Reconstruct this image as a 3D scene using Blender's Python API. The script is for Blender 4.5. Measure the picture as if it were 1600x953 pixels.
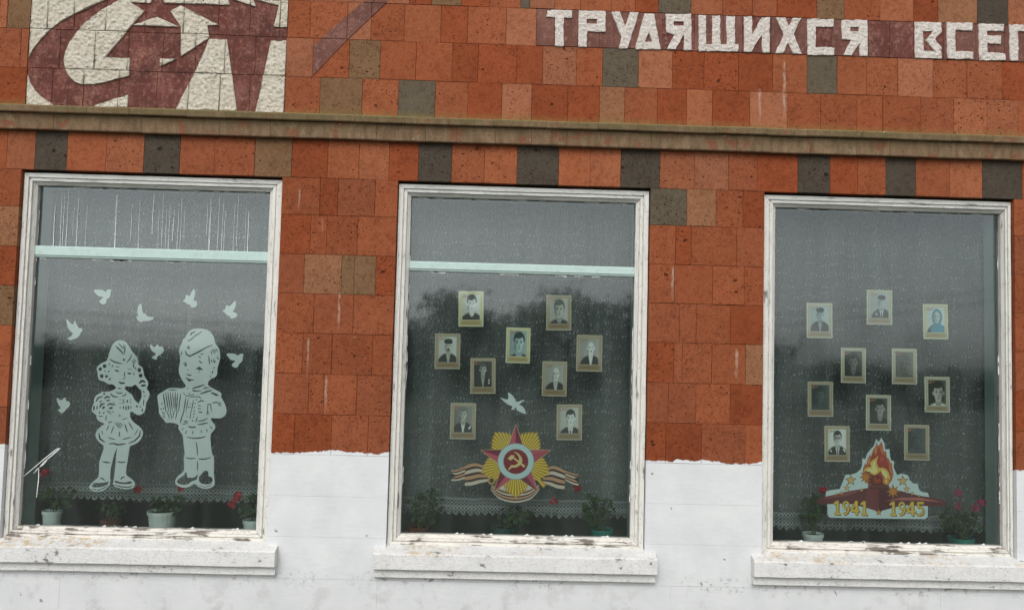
import bpy, bmesh, math, random
import numpy as np
from mathutils import Vector, Matrix, noise
from mathutils.geometry import delaunay_2d_cdt
random.seed(7)
for o in list(bpy.data.objects): bpy.data.objects.remove(o)
SC = bpy.context.scene
COL = SC.collection
R = math.radians

# all measurements are metres on the building: X along the facade, Y into it (wall face at 0), Z up from the ground
DATA = {'CAM': [[0.999394, -0.023481, 0.025702], [-0.026981, -0.055897, 0.998072], [0.021999, 0.99816, 0.056497]],
    'ROW': {'R0': [-1.307, -1.132, -0.996, -0.781, -0.566, -0.429, -0.248, -0.076, 0.117, 0.172, 0.326, 0.484, 0.674, 0.824, 0.967, 1.169, 1.364, 1.551, 1.703, 1.951, 2.123, 2.348, 2.557, 2.713, 2.959, 3.153, 3.355],
    'R1a': [-3.035, -2.989, -2.851],
    'R1b': [-1.301, -1.165, -0.939, -0.795, -0.592, -0.369, -0.205, 0.031, 0.216],
    'R2a': [-3.097, -2.898, -2.853],
    'R2b': [-1.307, -1.14, -0.919, -0.732, -0.514, -0.293, -0.135, 0.1, 0.261, 0.469, 0.628, 0.849, 1.059, 1.254, 1.468, 1.68, 1.893, 2.08, 2.264, 2.46, 2.68, 2.893, 3.114, 3.331],
    'R3a': [-3.064, -2.851],
    'R3b': [-1.301, -1.089, -0.833, -0.613, -0.39, -0.191, 0.016, 0.198, 0.419, 0.615, 0.768, 0.969, 1.15, 1.308, 1.54, 1.774, 1.978, 2.205, 2.366, 2.603, 2.807, 3.016, 3.214, 3.409],
    'L0': [-3.098, -2.944, -2.775, -2.585, -2.353, -2.128, -1.914, -1.707, -1.466, -1.243, -1.027, -0.838, -0.657, -0.479, -0.277, -0.079, 0.119, 0.373, 0.564, 0.752, 0.991, 1.203, 1.414, 1.589, 1.841, 2.039, 2.21, 2.384, 2.571, 2.782, 2.985, 3.233, 3.405]},
    'PIER': [{'L1': [-1.065, -0.957, -0.734],
    'L2': [-1.113, -1.017, -0.831],
    'L3': [-1.142, -0.918, -0.843, -0.713],
    'L4': [-1.075, -0.839],
    'L5': [-1.132, -0.959, -0.718],
    'L6': [-1.087, -0.996, -0.802],
    'L7': [-1.162, -0.943, -0.726]}, {'L1': [1.159, 1.338, 1.503],
    'L2': [1.095, 1.19, 1.468],
    'L3': [1.09, 1.324, 1.516],
    'L4': [1.126, 1.227, 1.436],
    'L5': [1.095, 1.145, 1.324, 1.528],
    'L6': [1.064, 1.23, 1.439],
    'L7': [1.052, 1.268, 1.532]}],
    'CORN': {'ftop': 3.289, 'fbot': 3.248, 'btop': 3.245, 'bbot': 3.152},
    'RELIEF_WHITE': [[(-2.8466, 3.308), (-2.8454, 3.3228), (-2.8509, 3.9554), (-2.8527, 4.0755), (-2.2396, 4.0978), (-2.4041, 3.9714), (-2.4783, 3.9312), (-2.5841, 3.875), (-2.6612, 3.8274), (-2.7303, 3.7689), (-2.7844, 3.7035), (-2.8242, 3.6425), (-2.8428, 3.5898), (-2.847, 3.5377), (-2.843, 3.4932), (-2.8275, 3.4493), (-2.7958, 3.3984), (-2.7501, 3.3555), (-2.6944, 3.3241), (-2.6826, 3.306)], [(-2.2358, 4.0226), (-2.3134, 3.9747), (-2.3909, 3.9269), (-2.4538, 3.8796), (-2.5161, 3.825), (-2.5635, 3.7635), (-2.6036, 3.7023), (-2.6256, 3.6419), (-2.6335, 3.5895), (-2.6194, 3.5305), (-2.5955, 3.4904), (-2.5613, 3.4582), (-2.5171, 3.4426), (-2.4523, 3.4455), (-2.3879, 3.458), (-2.3026, 3.4854), (-2.2398, 3.5046), (-2.2403, 3.6126), (-2.3889, 3.6142), (-2.1681, 3.9085), (-2.2543, 3.958), (-2.1319, 3.9571), (-2.1048, 4.0273)], [(-2.2326, 3.817), (-2.0899, 3.8737), (-1.9546, 3.8162)], [(-2.0459, 4.0144), (-2.0575, 3.9839), (-2.0491, 3.9616), (-1.6511, 3.9623), (-1.6673, 3.9979), (-1.6832, 4.0275)], [(-2.0102, 3.9104), (-1.95, 3.9486), (-1.7149, 3.8366), (-1.784, 3.832), (-1.7701, 3.7687), (-1.773, 3.7521), (-1.935, 3.6342), (-1.9415, 3.8167)], [(-2.0577, 3.6166), (-1.9597, 3.6185), (-2.0554, 3.5704)], [(-1.7691, 3.7462), (-1.6634, 3.7484), (-1.5822, 3.3123), (-1.9484, 3.3078), (-1.9418, 3.3228), (-1.8468, 3.538)], [(-1.3967, 3.7479), (-1.3048, 3.754), (-1.2989, 3.3066), (-1.4713, 3.3047), (-1.4698, 3.3197)], [(-1.4953, 4.0003), (-1.3017, 4.0019), (-1.3008, 3.8376), (-1.3821, 3.8363), (-1.3584, 3.9712)], [(-1.6723, 4.0279), (-1.6344, 3.999), (-1.5379, 3.9686), (-1.4935, 3.9588), (-1.5174, 4.0032), (-1.5406, 4.0326)], [(-2.4311, 3.3201), (-2.2396, 3.3872), (-2.2394, 3.3131), (-2.4376, 3.3066)]],
    'RELIEF_J': {'R1': [-2.743, -2.586, -2.394, -2.159, -1.928, -1.719, -1.529, -1.347],
    'R2': [-2.662, -2.451, -2.252, -2.044, -1.848, -1.67, -1.489],
    'R3': [-2.695, -2.508, -2.297, -2.071, -1.879, -1.691, -1.513],
    'R0': [-2.659, -2.428, -2.197, -2.004, -1.772, -1.5]},
    'RELIEF_X': [-2.844, -1.301],
    'DIAG': [(-0.8345, 4.0227), (-0.6824, 4.0372), (-0.9336, 3.7776), (-1.1341, 3.5456), (-1.1374, 3.7305), (-0.9865, 3.8813)],
    'DIAG2': [(-0.6824, 4.0372), (-0.8345, 4.0227), (-0.7395, 4.1221), (-0.587, 4.1327)],
    'LETTERS': [([(0.2813, 3.9998), (0.4342, 4.0039), (0.4319, 3.9563), (0.3821, 3.9545), (0.386, 3.7765), (0.3329, 3.7767), (0.3302, 3.9554), (0.2756, 3.9575)], None), ([(0.4742, 4.0033), (0.6409, 4.0044), (0.64, 3.8767), (0.5289, 3.8729), (0.5269, 3.7767), (0.4757, 3.7749)], [(0.5232, 3.9527), (0.5872, 3.9549), (0.5878, 3.9237), (0.5238, 3.9235)]), ([(0.6742, 4.0036), (0.7276, 4.0034), (0.7613, 3.9163), (0.7911, 4.0009), (0.8446, 4.0028), (0.7785, 3.7745), (0.7252, 3.7747), (0.7385, 3.8497)], None), ([(0.8781, 3.9972), (0.9382, 3.9993), (0.9818, 3.7768), (0.8252, 3.7734)], [(0.9087, 3.8827), (0.9311, 3.8224), (0.8844, 3.8208)]), ([(1.0118, 3.9985), (1.1691, 4.0054), (1.1722, 3.7799), (1.1267, 3.7783), (1.1254, 3.8767), (1.0752, 3.782), (1.0185, 3.78), (1.0672, 3.8747), (1.0136, 3.883)], [(1.0613, 3.956), (1.1229, 3.9582), (1.1232, 3.931), (1.0617, 3.9288)]), ([(1.2154, 4.0007), (1.2605, 4.0023), (1.2642, 3.819), (1.3031, 3.8224), (1.2988, 3.9987), (1.3475, 4.0004), (1.3517, 3.822), (1.3913, 3.8234), (1.3872, 4.0018), (1.4381, 4.0015), (1.442, 3.8251), (1.4629, 3.8258), (1.4634, 3.7801), (1.2183, 3.7752)], None), ([(1.4959, 4.0014), (1.5461, 4.0032), (1.5485, 3.8888), (1.6054, 4.0003), (1.6556, 4.0021), (1.6574, 3.7797), (1.6122, 3.7782), (1.6084, 3.8909), (1.5412, 3.7792), (1.4995, 3.7799)], None), ([(1.694, 4.0013), (1.7519, 4.0034), (1.7754, 3.9497), (1.8009, 4.0037), (1.8519, 4.0041), (1.805, 3.9012), (1.8546, 3.7794), (1.8024, 3.7776), (1.7691, 3.847), (1.7431, 3.7791), (1.6909, 3.7773), (1.7458, 3.8956)], None), ([(1.8917, 4.0012), (2.0562, 4.0042), (2.055, 3.9559), (1.943, 3.9556), (1.9437, 3.8234), (2.0583, 3.8273), (2.0571, 3.7779), (1.893, 3.7737)], None), ([(2.1052, 4.0017), (2.2651, 4.0059), (2.2682, 3.7795), (2.2179, 3.7777), (2.2163, 3.8589), (2.1689, 3.7817), (2.1144, 3.7798), (2.1651, 3.8784), (2.107, 3.8799)], [(2.1579, 3.9596), (2.2119, 3.9614), (2.2119, 3.9317), (2.158, 3.9298)]), ([(2.5627, 4.0055), (2.7281, 4.008), (2.7292, 3.9486), (2.6865, 3.8997), (2.7301, 3.8532), (2.7286, 3.7808), (2.5643, 3.7785)], [(2.6129, 3.9479), (2.6769, 3.9521), (2.631, 3.8938), (2.6928, 3.8223), (2.6178, 3.8276)]), ([(2.7621, 4.0092), (2.9258, 4.0116), (2.9222, 3.9633), (2.8155, 3.9615), (2.8169, 3.8279), (2.928, 3.8291), (2.9278, 3.783), (2.769, 3.7802)], None), ([(2.9651, 4.0084), (3.1225, 4.0099), (3.1221, 3.9657), (3.0172, 3.964), (3.017, 3.9356), (3.1022, 3.9366), (3.1005, 3.8857), (3.0167, 3.8848), (3.0176, 3.8282), (3.1289, 3.8274), (3.1285, 3.7813), (2.9669, 3.7758)], None), ([(3.1586, 4.0099), (3.3195, 4.0102), (3.3191, 3.9692), (3.2107, 3.9687), (3.2124, 3.7809), (3.16, 3.7804)], None)],
    'BAND_J': [0.217, 0.327, 0.473, 0.607, 0.796, 0.994, 1.192, 1.371, 1.49, 1.669, 1.808, 1.948, 2.048, 2.276, 2.408, 2.56, 2.749, 2.95, 3.131, 3.333],
    'GIRL': {'o': (-2.2528, 0.9997), 'out': [(-0.0038, 0.9137), (0.0282, 0.9039), (0.0508, 0.8727), (0.0708, 0.8415), (0.0955, 0.8184), (0.1085, 0.7896), (0.1088, 0.7632), (0.1302, 0.7559), (0.1418, 0.7324), (0.1447, 0.7061), (0.1573, 0.6853), (0.1741, 0.6647), (0.1751, 0.6436), (0.1631, 0.6223), (0.1822, 0.6069), (0.1869, 0.586), (0.1793, 0.5595), (0.1673, 0.5382), (0.1663, 0.5067), (0.1597, 0.4803), (0.1346, 0.4613), (0.1134, 0.466), (0.0864, 0.4838), (0.0761, 0.4809), (0.0739, 0.4722), (0.0782, 0.4423), (0.1068, 0.4131), (0.1404, 0.3921), (0.1591, 0.3653), (0.1567, 0.3381), (0.1393, 0.3051), (0.1078, 0.2854), (0.0865, 0.2795), (0.0818, 0.2658), (0.0748, 0.1898), (0.069, 0.1464), (0.0685, 0.1031), (0.0963, 0.0875), (0.1217, 0.0665), (0.1282, 0.0451), (0.113, 0.0258), (0.0837, 0.0182), (0.0457, 0.0217), (0.0046, 0.0342), (-0.0053, 0.0475), (-0.0026, 0.0692), (0.0005, 0.1124), (0.0031, 0.1665), (0.0051, 0.2315), (0.0091, 0.2696), (-0.0057, 0.2313), (-0.0143, 0.1878), (-0.0228, 0.1443), (-0.0243, 0.1011), (-0.0223, 0.0633), (-0.0244, 0.0417), (-0.051, 0.0142), (-0.0826, 0.0), (-0.115, 0.002), (-0.1427, 0.0148), (-0.1477, 0.0282), (-0.1338, 0.0501), (-0.1082, 0.0749), (-0.0927, 0.0887), (-0.0923, 0.132), (-0.0946, 0.1751), (-0.0834, 0.2187), (-0.0674, 0.2732), (-0.0981, 0.2915), (-0.1213, 0.3208), (-0.1262, 0.3424), (-0.1183, 0.367), (-0.0926, 0.392), (-0.0717, 0.4061), (-0.0993, 0.4163), (-0.1218, 0.4321), (-0.1258, 0.4565), (-0.1343, 0.4628), (-0.1479, 0.4729), (-0.1568, 0.4936), (-0.1501, 0.5148), (-0.1432, 0.5307), (-0.1466, 0.5463), (-0.1376, 0.5728), (-0.1123, 0.5892), (-0.0946, 0.5991), (-0.0735, 0.5954), (-0.0452, 0.604), (-0.0198, 0.6177), (-0.0177, 0.6283), (-0.037, 0.6463), (-0.0629, 0.643), (-0.09, 0.6607), (-0.1164, 0.6653), (-0.1307, 0.6887), (-0.1321, 0.715), (-0.1409, 0.7332), (-0.1316, 0.7545), (-0.1065, 0.7736), (-0.0833, 0.7821), (-0.0741, 0.8061), (-0.068, 0.838), (-0.0545, 0.8806), (-0.0348, 0.9049)],
    'holes': [[(0.099, 0.647), (0.1212, 0.6212), (0.1375, 0.6111), (0.1385, 0.569), (0.1231, 0.5319), (0.0986, 0.5523), (0.0813, 0.5834), (0.0541, 0.6038), (0.0324, 0.619), (0.042, 0.6351), (0.0736, 0.6321)], [(-0.1329, 0.0339), (-0.1178, 0.0531), (-0.0855, 0.0538), (-0.0533, 0.0572), (-0.0309, 0.0631), (-0.0339, 0.0469), (-0.0734, 0.0298), (-0.1162, 0.0246)], [(0.0054, 0.0704), (0.0328, 0.0618), (0.0653, 0.0599), (0.1, 0.0687), (0.1113, 0.0582), (0.0874, 0.0496), (0.0442, 0.0497), (0.0061, 0.0575)]],
    'strokes': [([(-0.0333, 0.8759), (-0.0058, 0.8528), (0.0192, 0.8243)], 0.0075), ([(0.0206, 0.827), (0.0244, 0.8562), (0.0241, 0.8826)], 0.00536), ([(-0.0158, 0.8922), (0.0037, 0.8715), (0.0148, 0.8586), (0.0159, 0.8877)], 0.00482), ([(-0.0657, 0.7958), (-0.0334, 0.7781), (0.0142, 0.7688)], 0.00589), ([(0.0375, 0.7746), (0.0572, 0.7989), (0.0678, 0.8282)], 0.00536), ([(-0.0502, 0.7487), (-0.0403, 0.7605)], 0.00643), ([(-0.069, 0.7587), (-0.0593, 0.7722)], 0.00429), ([(0.0682, 0.7886), (0.0926, 0.7734)], 0.00536), ([(0.0782, 0.7994), (0.0973, 0.7841)], 0.00429), ([(0.0778, 0.7756), (0.0863, 0.7416)], 0.00643), ([(0.0937, 0.7523), (0.0973, 0.7313)], 0.00429), ([(0.0822, 0.7203), (0.0885, 0.6994)], 0.00429), ([(-0.0719, 0.7138), (-0.0621, 0.7273)], 0.00482), ([(-0.0308, 0.7291), (-0.0177, 0.7273), (-0.0043, 0.7224)], 0.0075), ([(0.0458, 0.7152), (0.058, 0.7113), (0.0706, 0.7106)], 0.00804), ([(-0.0292, 0.7481), (-0.0032, 0.7509)], 0.00321), ([(0.0446, 0.7379), (0.0735, 0.737)], 0.00321), ([(0.0296, 0.7243), (0.0291, 0.7032), (0.0344, 0.6823), (0.019, 0.6766)], 0.00429), ([(-0.0037, 0.6602), (0.0151, 0.6512), (0.0357, 0.656)], 0.0075), ([(0.1149, 0.7475), (0.1188, 0.7213)], 0.01607), ([(0.1197, 0.6528), (0.137, 0.6716), (0.157, 0.66)], 0.00964), ([(0.1308, 0.6399), (0.161, 0.6433)], 0.00964), ([(-0.0498, 0.5907), (-0.0331, 0.5727), (-0.0016, 0.5682)], 0.00643), ([(0.0191, 0.574), (0.0397, 0.5798), (0.0453, 0.593)], 0.00536), ([(-0.0162, 0.5994), (0.0026, 0.5894), (0.0232, 0.5951)], 0.00536), ([(-0.0096, 0.6233), (0.0167, 0.6186)], 0.00429), ([(0.0227, 0.5531), (0.0384, 0.5535)], 0.00429), ([(0.0233, 0.5426), (0.0389, 0.543)], 0.00429), ([(0.0238, 0.5332), (0.0394, 0.5351)], 0.00429), ([(0.0541, 0.5538), (0.055, 0.5355)], 0.0075), ([(0.0671, 0.5542), (0.0802, 0.5545)], 0.00375), ([(0.0679, 0.5384), (0.081, 0.5387)], 0.00375), ([(0.0351, 0.5166), (0.0336, 0.4956)], 0.00643), ([(0.0481, 0.5169), (0.0505, 0.4908)], 0.00643), ([(0.0626, 0.5199), (0.065, 0.4937)], 0.00643), ([(0.0768, 0.5176), (0.0804, 0.4994)], 0.00429), ([(0.1532, 0.5589), (0.1524, 0.5221)], 0.00536), ([(0.1481, 0.5036), (0.1466, 0.4826)], 0.00643), ([(0.1479, 0.6114), (0.1539, 0.5957)], 0.00536), ([(0.1495, 0.5798), (0.1627, 0.5775)], 0.00429), ([(-0.133, 0.5362), (-0.1212, 0.5601), (-0.0931, 0.5713)], 0.0075), ([(-0.1119, 0.5314), (-0.0971, 0.5475)], 0.00643), ([(-0.0845, 0.5557), (-0.0695, 0.5692), (-0.0485, 0.5671)], 0.00857), ([(-0.0707, 0.5429), (-0.0502, 0.5497)], 0.0075), ([(-0.1423, 0.515), (-0.1432, 0.4835)], 0.00857), ([(-0.1241, 0.5154), (-0.1237, 0.4892)], 0.00643), ([(-0.1076, 0.5001), (-0.1009, 0.5212), (-0.0779, 0.5296)], 0.00857), ([(-0.0917, 0.4952), (-0.0795, 0.5112)], 0.01072), ([(-0.0641, 0.5168), (-0.0465, 0.5278), (-0.0224, 0.5179)], 0.00857), ([(-0.0528, 0.4988), (-0.0296, 0.5046)], 0.00964), ([(-0.0314, 0.5386), (-0.0146, 0.518)], 0.00429), ([(-0.1091, 0.4791), (-0.1058, 0.466)], 0.0075), ([(-0.0876, 0.4665), (-0.0777, 0.4772)], 0.00536), ([(-0.0678, 0.4879), (-0.0458, 0.4649)], 0.00375), ([(-0.0548, 0.4882), (-0.0353, 0.4651)], 0.00375), ([(-0.0338, 0.4861), (-0.0227, 0.4733)], 0.00375), ([(-0.1149, 0.454), (-0.0983, 0.449), (-0.0839, 0.4531)], 0.00445), ([(-0.0663, 0.4579), (-0.0684, 0.4252)], 0.00557), ([(-0.0559, 0.4146), (-0.0291, 0.4196)], 0.00557), ([(0.0038, 0.465), (0.0188, 0.4572), (0.0045, 0.4515)], 0.00334), ([(0.0298, 0.433), (0.0617, 0.4457)], 0.00445), ([(-0.0153, 0.4156), (0.0218, 0.3784)], 0.00445), ([(-0.0019, 0.4186), (0.0297, 0.384)], 0.00445), ([(0.0116, 0.419), (0.0372, 0.3951)], 0.0039), ([(-0.0471, 0.4013), (-0.0598, 0.3656)], 0.00501), ([(-0.017, 0.3965), (-0.0334, 0.3473)], 0.00501), ([(0.0173, 0.362), (0.0177, 0.3322)], 0.00557), ([(0.0463, 0.4089), (0.0651, 0.3577)], 0.00557), ([(0.0684, 0.4203), (0.0979, 0.3748)], 0.00557), ([(0.1274, 0.3809), (0.1104, 0.3425)], 0.0039), ([(0.1424, 0.3731), (0.1377, 0.3377), (0.112, 0.3099), (0.075, 0.2928)], 0.00668), ([(-0.1056, 0.351), (-0.0967, 0.3159), (-0.0659, 0.296)], 0.00779), ([(-0.0885, 0.365), (-0.0819, 0.3434)], 0.0039), ([(-0.0523, 0.3251), (-0.0046, 0.3137)], 0.00501), ([(0.0333, 0.3135), (0.092, 0.3312)], 0.00501), ([(-0.0437, 0.2857), (-0.0169, 0.2907), (0.0105, 0.2826), (0.0374, 0.2865), (0.0588, 0.2913)], 0.00724), ([(-0.076, 0.1799), (-0.027, 0.174)], 0.00668), ([(0.0131, 0.1819), (0.0403, 0.1782), (0.0634, 0.182)], 0.00612), ([(-0.1374, 0.0177), (-0.0886, 0.0106), (-0.057, 0.0248), (-0.032, 0.0415)], 0.00501), ([(-0.0868, 0.0792), (-0.0707, 0.0811), (-0.0539, 0.068)], 0.00612), ([(0.004, 0.045), (0.0451, 0.0335), (0.0884, 0.0307), (0.1138, 0.042)], 0.00557), ([(0.0386, 0.0755), (0.0476, 0.0892), (0.0637, 0.0911)], 0.00612)],
    'dots': [((0.0218, 0.7938), 0.00911), ((-0.0923, 0.7529), 0.01179), ((-0.1174, 0.7338), 0.01072), ((-0.1063, 0.6919), 0.01179), ((-0.077, 0.6911), 0.00857), ((-0.0881, 0.7229), 0.00429), ((0.1267, 0.7004), 0.01179), ((0.0107, 0.5544), 0.00321), ((0.0118, 0.5318), 0.00321), ((0.0142, 0.5056), 0.00429), ((0.1135, 0.5159), 0.00643), ((0.1346, 0.5122), 0.00429), ((-0.086, 0.5846), 0.00643), ((-0.0568, 0.6747), 0.00643)]},
    'BOY': {'o': (-1.7868, 1.0316), 'out': [(-0.0231, 0.9628), (0.0224, 0.9623), (0.0568, 0.9535), (0.0836, 0.9284), (0.0965, 0.8944), (0.1002, 0.8745), (0.1211, 0.8522), (0.1322, 0.8211), (0.134, 0.7812), (0.1259, 0.7468), (0.1195, 0.7238), (0.1211, 0.6897), (0.1095, 0.6695), (0.0816, 0.6603), (0.0657, 0.6371), (0.0695, 0.6173), (0.1071, 0.5984), (0.1563, 0.574), (0.1458, 0.5567), (0.167, 0.526), (0.1827, 0.4924), (0.1867, 0.4642), (0.1876, 0.4706), (0.1822, 0.4431), (0.1559, 0.4234), (0.1232, 0.4226), (0.0904, 0.4246), (0.1023, 0.403), (0.124, 0.3817), (0.1218, 0.3571), (0.0949, 0.3266), (0.0999, 0.2777), (0.1113, 0.2073), (0.1209, 0.1994), (0.1255, 0.1697), (0.1262, 0.0829), (0.1382, 0.0345), (0.1256, 0.0126), (0.0936, 0.0), (0.0556, 0.0029), (0.0306, 0.0159), (0.0245, 0.0293), (0.0057, 0.0262), (-0.0152, 0.0095), (-0.0473, 0.0023), (-0.0802, 0.0108), (-0.0999, 0.0265), (-0.1035, 0.0454), (-0.0886, 0.0728), (-0.052, 0.1006), (-0.053, 0.1439), (-0.0564, 0.1926), (-0.0515, 0.2036), (-0.0624, 0.2631), (-0.0688, 0.3173), (-0.0849, 0.336), (-0.0997, 0.3601), (-0.095, 0.3765), (-0.1146, 0.387), (-0.1474, 0.3916), (-0.1743, 0.3866), (-0.1862, 0.4071), (-0.2119, 0.4337), (-0.2214, 0.4607), (-0.2204, 0.477), (-0.228, 0.5164), (-0.2354, 0.5531), (-0.2081, 0.5707), (-0.1699, 0.5972), (-0.1305, 0.601), (-0.0851, 0.5965), (-0.0604, 0.6113), (-0.0874, 0.6447), (-0.106, 0.6783), (-0.1144, 0.7122), (-0.1067, 0.7523), (-0.1069, 0.7921), (-0.1184, 0.8204), (-0.1088, 0.8548), (-0.0985, 0.8779), (-0.0965, 0.8951), (-0.0828, 0.9041), (-0.0726, 0.9301), (-0.0511, 0.9535)],
    'holes': [[(0.0855, 0.5751), (0.0966, 0.5799), (0.1358, 0.5661), (0.126, 0.5562), (0.1145, 0.5599)], [(-0.0438, 0.0981), (-0.0354, 0.0929), (-0.0314, 0.0659), (0.0039, 0.064), (0.0198, 0.0725), (0.031, 0.0889), (0.0299, 0.0646), (0.0234, 0.0536), (-0.0059, 0.0421), (-0.0214, 0.0267), (-0.0482, 0.0207), (-0.0782, 0.0254), (-0.0912, 0.0375), (-0.0865, 0.0512), (-0.051, 0.079)], [(0.067, 0.1076), (0.086, 0.108), (0.0946, 0.0974), (0.0955, 0.0768), (0.1187, 0.0692), (0.1228, 0.0504), (0.1128, 0.0323), (0.087, 0.0263), (0.0543, 0.031), (0.0383, 0.0485), (0.04, 0.0702), (0.0569, 0.0911)]],
    'strokes': [([(-0.0681, 0.893), (-0.0591, 0.8847), (-0.0265, 0.9141), (0.0174, 0.9467)], 0.00635), ([(-0.0523, 0.9192), (-0.0444, 0.9337), (-0.0222, 0.944)], 0.0075), ([(-0.0791, 0.8271), (-0.0695, 0.8045), (-0.0492, 0.7936), (0.0061, 0.8236), (0.0502, 0.8504), (0.0836, 0.8644)], 0.0075), ([(-0.0986, 0.8209), (-0.1032, 0.7979)], 0.00462), ([(0.0018, 0.7949), (0.0191, 0.7868)], 0.00462), ([(0.0127, 0.8038), (0.0322, 0.8117)], 0.00462), ([(0.0042, 0.7676), (0.0292, 0.7529)], 0.00577), ([(0.0638, 0.8022), (0.0721, 0.7454)], 0.00519), ([(0.0739, 0.8282), (0.0862, 0.8085)], 0.00462), ([(0.0791, 0.8397), (0.1029, 0.8146)], 0.00519), ([(0.0933, 0.8401), (0.1081, 0.8262)], 0.00462), ([(0.0791, 0.7769), (0.0857, 0.7572)], 0.00462), ([(0.0932, 0.7802), (0.1, 0.7547)], 0.00462), ([(0.1048, 0.7747), (0.1027, 0.7576)], 0.00404), ([(0.1122, 0.7978), (0.1245, 0.7781)], 0.00519), ([(0.1073, 0.8433), (0.1166, 0.8264)], 0.00404), ([(-0.0894, 0.747), (-0.0728, 0.7543), (-0.0645, 0.7334)], 0.00462), ([(-0.0087, 0.7149), (0.0106, 0.7279), (0.0328, 0.712)], 0.00693), ([(0.0034, 0.6998), (0.0176, 0.6973)], 0.00289), ([(0.0929, 0.7231), (0.1067, 0.732)], 0.00404), ([(0.0935, 0.7118), (0.0888, 0.6889)], 0.00519), ([(-0.0639, 0.6851), (-0.0465, 0.677), (-0.0338, 0.683)], 0.00519), ([(-0.0686, 0.665), (-0.0481, 0.6513), (-0.017, 0.651)], 0.00635), ([(-0.0594, 0.6499), (-0.0363, 0.6414)], 0.00462), ([(-0.0259, 0.6008), (0.0104, 0.6102), (0.0482, 0.6242)], 0.00693), ([(-0.0229, 0.5952), (-0.0195, 0.5839), (0.0059, 0.5845), (0.0312, 0.588)], 0.00519), ([(0.0394, 0.5939), (0.0501, 0.6083), (0.0786, 0.6033)], 0.00462), ([(0.0209, 0.5667), (0.057, 0.5801), (0.0961, 0.5924)], 0.00693), ([(0.0969, 0.513), (0.122, 0.5204), (0.1592, 0.5117)], 0.00519), ([(0.131, 0.5093), (0.1541, 0.4974)], 0.00577), ([(0.0712, 0.4557), (0.0729, 0.5067), (0.0887, 0.5071), (0.0964, 0.462)], 0.00462), ([(0.0512, 0.5232), (0.0311, 0.5284), (0.012, 0.5138)], 0.00519), ([(0.0099, 0.4995), (0.0327, 0.4944)], 0.00462), ([(0.0108, 0.4797), (0.0335, 0.4775)], 0.00462), ([(0.0174, 0.4601), (0.0373, 0.4577)], 0.00462), ([(-0.1995, 0.5681), (-0.1885, 0.5174), (-0.1769, 0.4526)], 0.00577), ([(-0.1857, 0.5741), (-0.1602, 0.4558)], 0.00519), ([(-0.1716, 0.5756), (-0.1489, 0.4561)], 0.00519), ([(-0.1575, 0.576), (-0.1376, 0.4564)], 0.00519), ([(-0.1434, 0.5752), (-0.1303, 0.4792)], 0.00462), ([(-0.1265, 0.5756), (-0.1227, 0.4624)], 0.00577), ([(-0.1121, 0.5703), (-0.115, 0.4541)], 0.00577), ([(-0.1694, 0.587), (-0.1158, 0.5883)], 0.00462), ([(-0.0812, 0.5739), (-0.0575, 0.5518), (-0.0324, 0.558), (-0.0101, 0.5643)], 0.00462), ([(-0.0922, 0.5679), (-0.0984, 0.5196), (-0.1009, 0.4544)], 0.00519), ([(-0.0601, 0.546), (-0.0716, 0.4551)], 0.00577), ([(-0.0457, 0.5407), (-0.0586, 0.4554)], 0.00462), ([(-0.0431, 0.5447), (-0.0151, 0.55), (0.0188, 0.5508), (0.0308, 0.5369)], 0.00462), ([(-0.0143, 0.533), (-0.0249, 0.4591)], 0.00462), ([(-0.2023, 0.4585), (-0.1794, 0.4345)], 0.00445), ([(-0.1985, 0.4367), (-0.1784, 0.4154)], 0.00445), ([(-0.1725, 0.4619), (-0.151, 0.4106)], 0.00445), ([(-0.1535, 0.4624), (-0.1375, 0.4109)], 0.00445), ([(-0.1265, 0.4657), (-0.135, 0.4165)], 0.00445), ([(-0.1075, 0.4662), (-0.1183, 0.4087)], 0.00445), ([(-0.0667, 0.4672), (-0.0833, 0.415), (-0.0874, 0.3876)], 0.00557), ([(-0.0259, 0.4665), (-0.0315, 0.4135)], 0.0039), ([(-0.0689, 0.399), (-0.0418, 0.4007)], 0.00668), ([(-0.079, 0.3824), (-0.0386, 0.3904)], 0.00445), ([(0.0181, 0.4583), (0.0426, 0.4572)], 0.00501), ([(0.0046, 0.3963), (0.0139, 0.4309)], 0.00501), ([(0.0153, 0.401), (0.053, 0.41), (0.0769, 0.4231)], 0.00501), ([(0.0151, 0.3819), (0.0486, 0.3881), (0.0781, 0.3959)], 0.00612), ([(-0.042, 0.3713), (-0.0156, 0.3648), (0.0086, 0.3708)], 0.00668), ([(0.0679, 0.4404), (0.0776, 0.4679)], 0.00501), ([(-0.0671, 0.3609), (-0.0773, 0.347)], 0.00445), ([(-0.0473, 0.345), (-0.0546, 0.3258)], 0.00445), ([(-0.0103, 0.3448), (-0.0093, 0.323)], 0.00501), ([(0.0393, 0.3525), (0.0429, 0.3335)], 0.00445), ([(0.069, 0.3586), (0.078, 0.3398)], 0.00445), ([(0.09, 0.3755), (0.107, 0.3595)], 0.00445), ([(-0.0482, 0.3069), (-0.0017, 0.2998), (0.0416, 0.3046), (0.0694, 0.314)], 0.00612), ([(0.0117, 0.2811), (0.02, 0.2432), (0.0249, 0.1945)], 0.00501), ([(-0.0452, 0.1848), (-0.0177, 0.1773), (0.0147, 0.1818)], 0.00557), ([(0.0284, 0.1783), (0.0638, 0.1764), (0.1067, 0.1882)], 0.00612), ([(0.0262, 0.1674), (0.0291, 0.1051)], 0.00501), ([(0.0384, 0.0215), (0.0769, 0.0104), (0.125, 0.0261)], 0.00334)],
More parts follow.
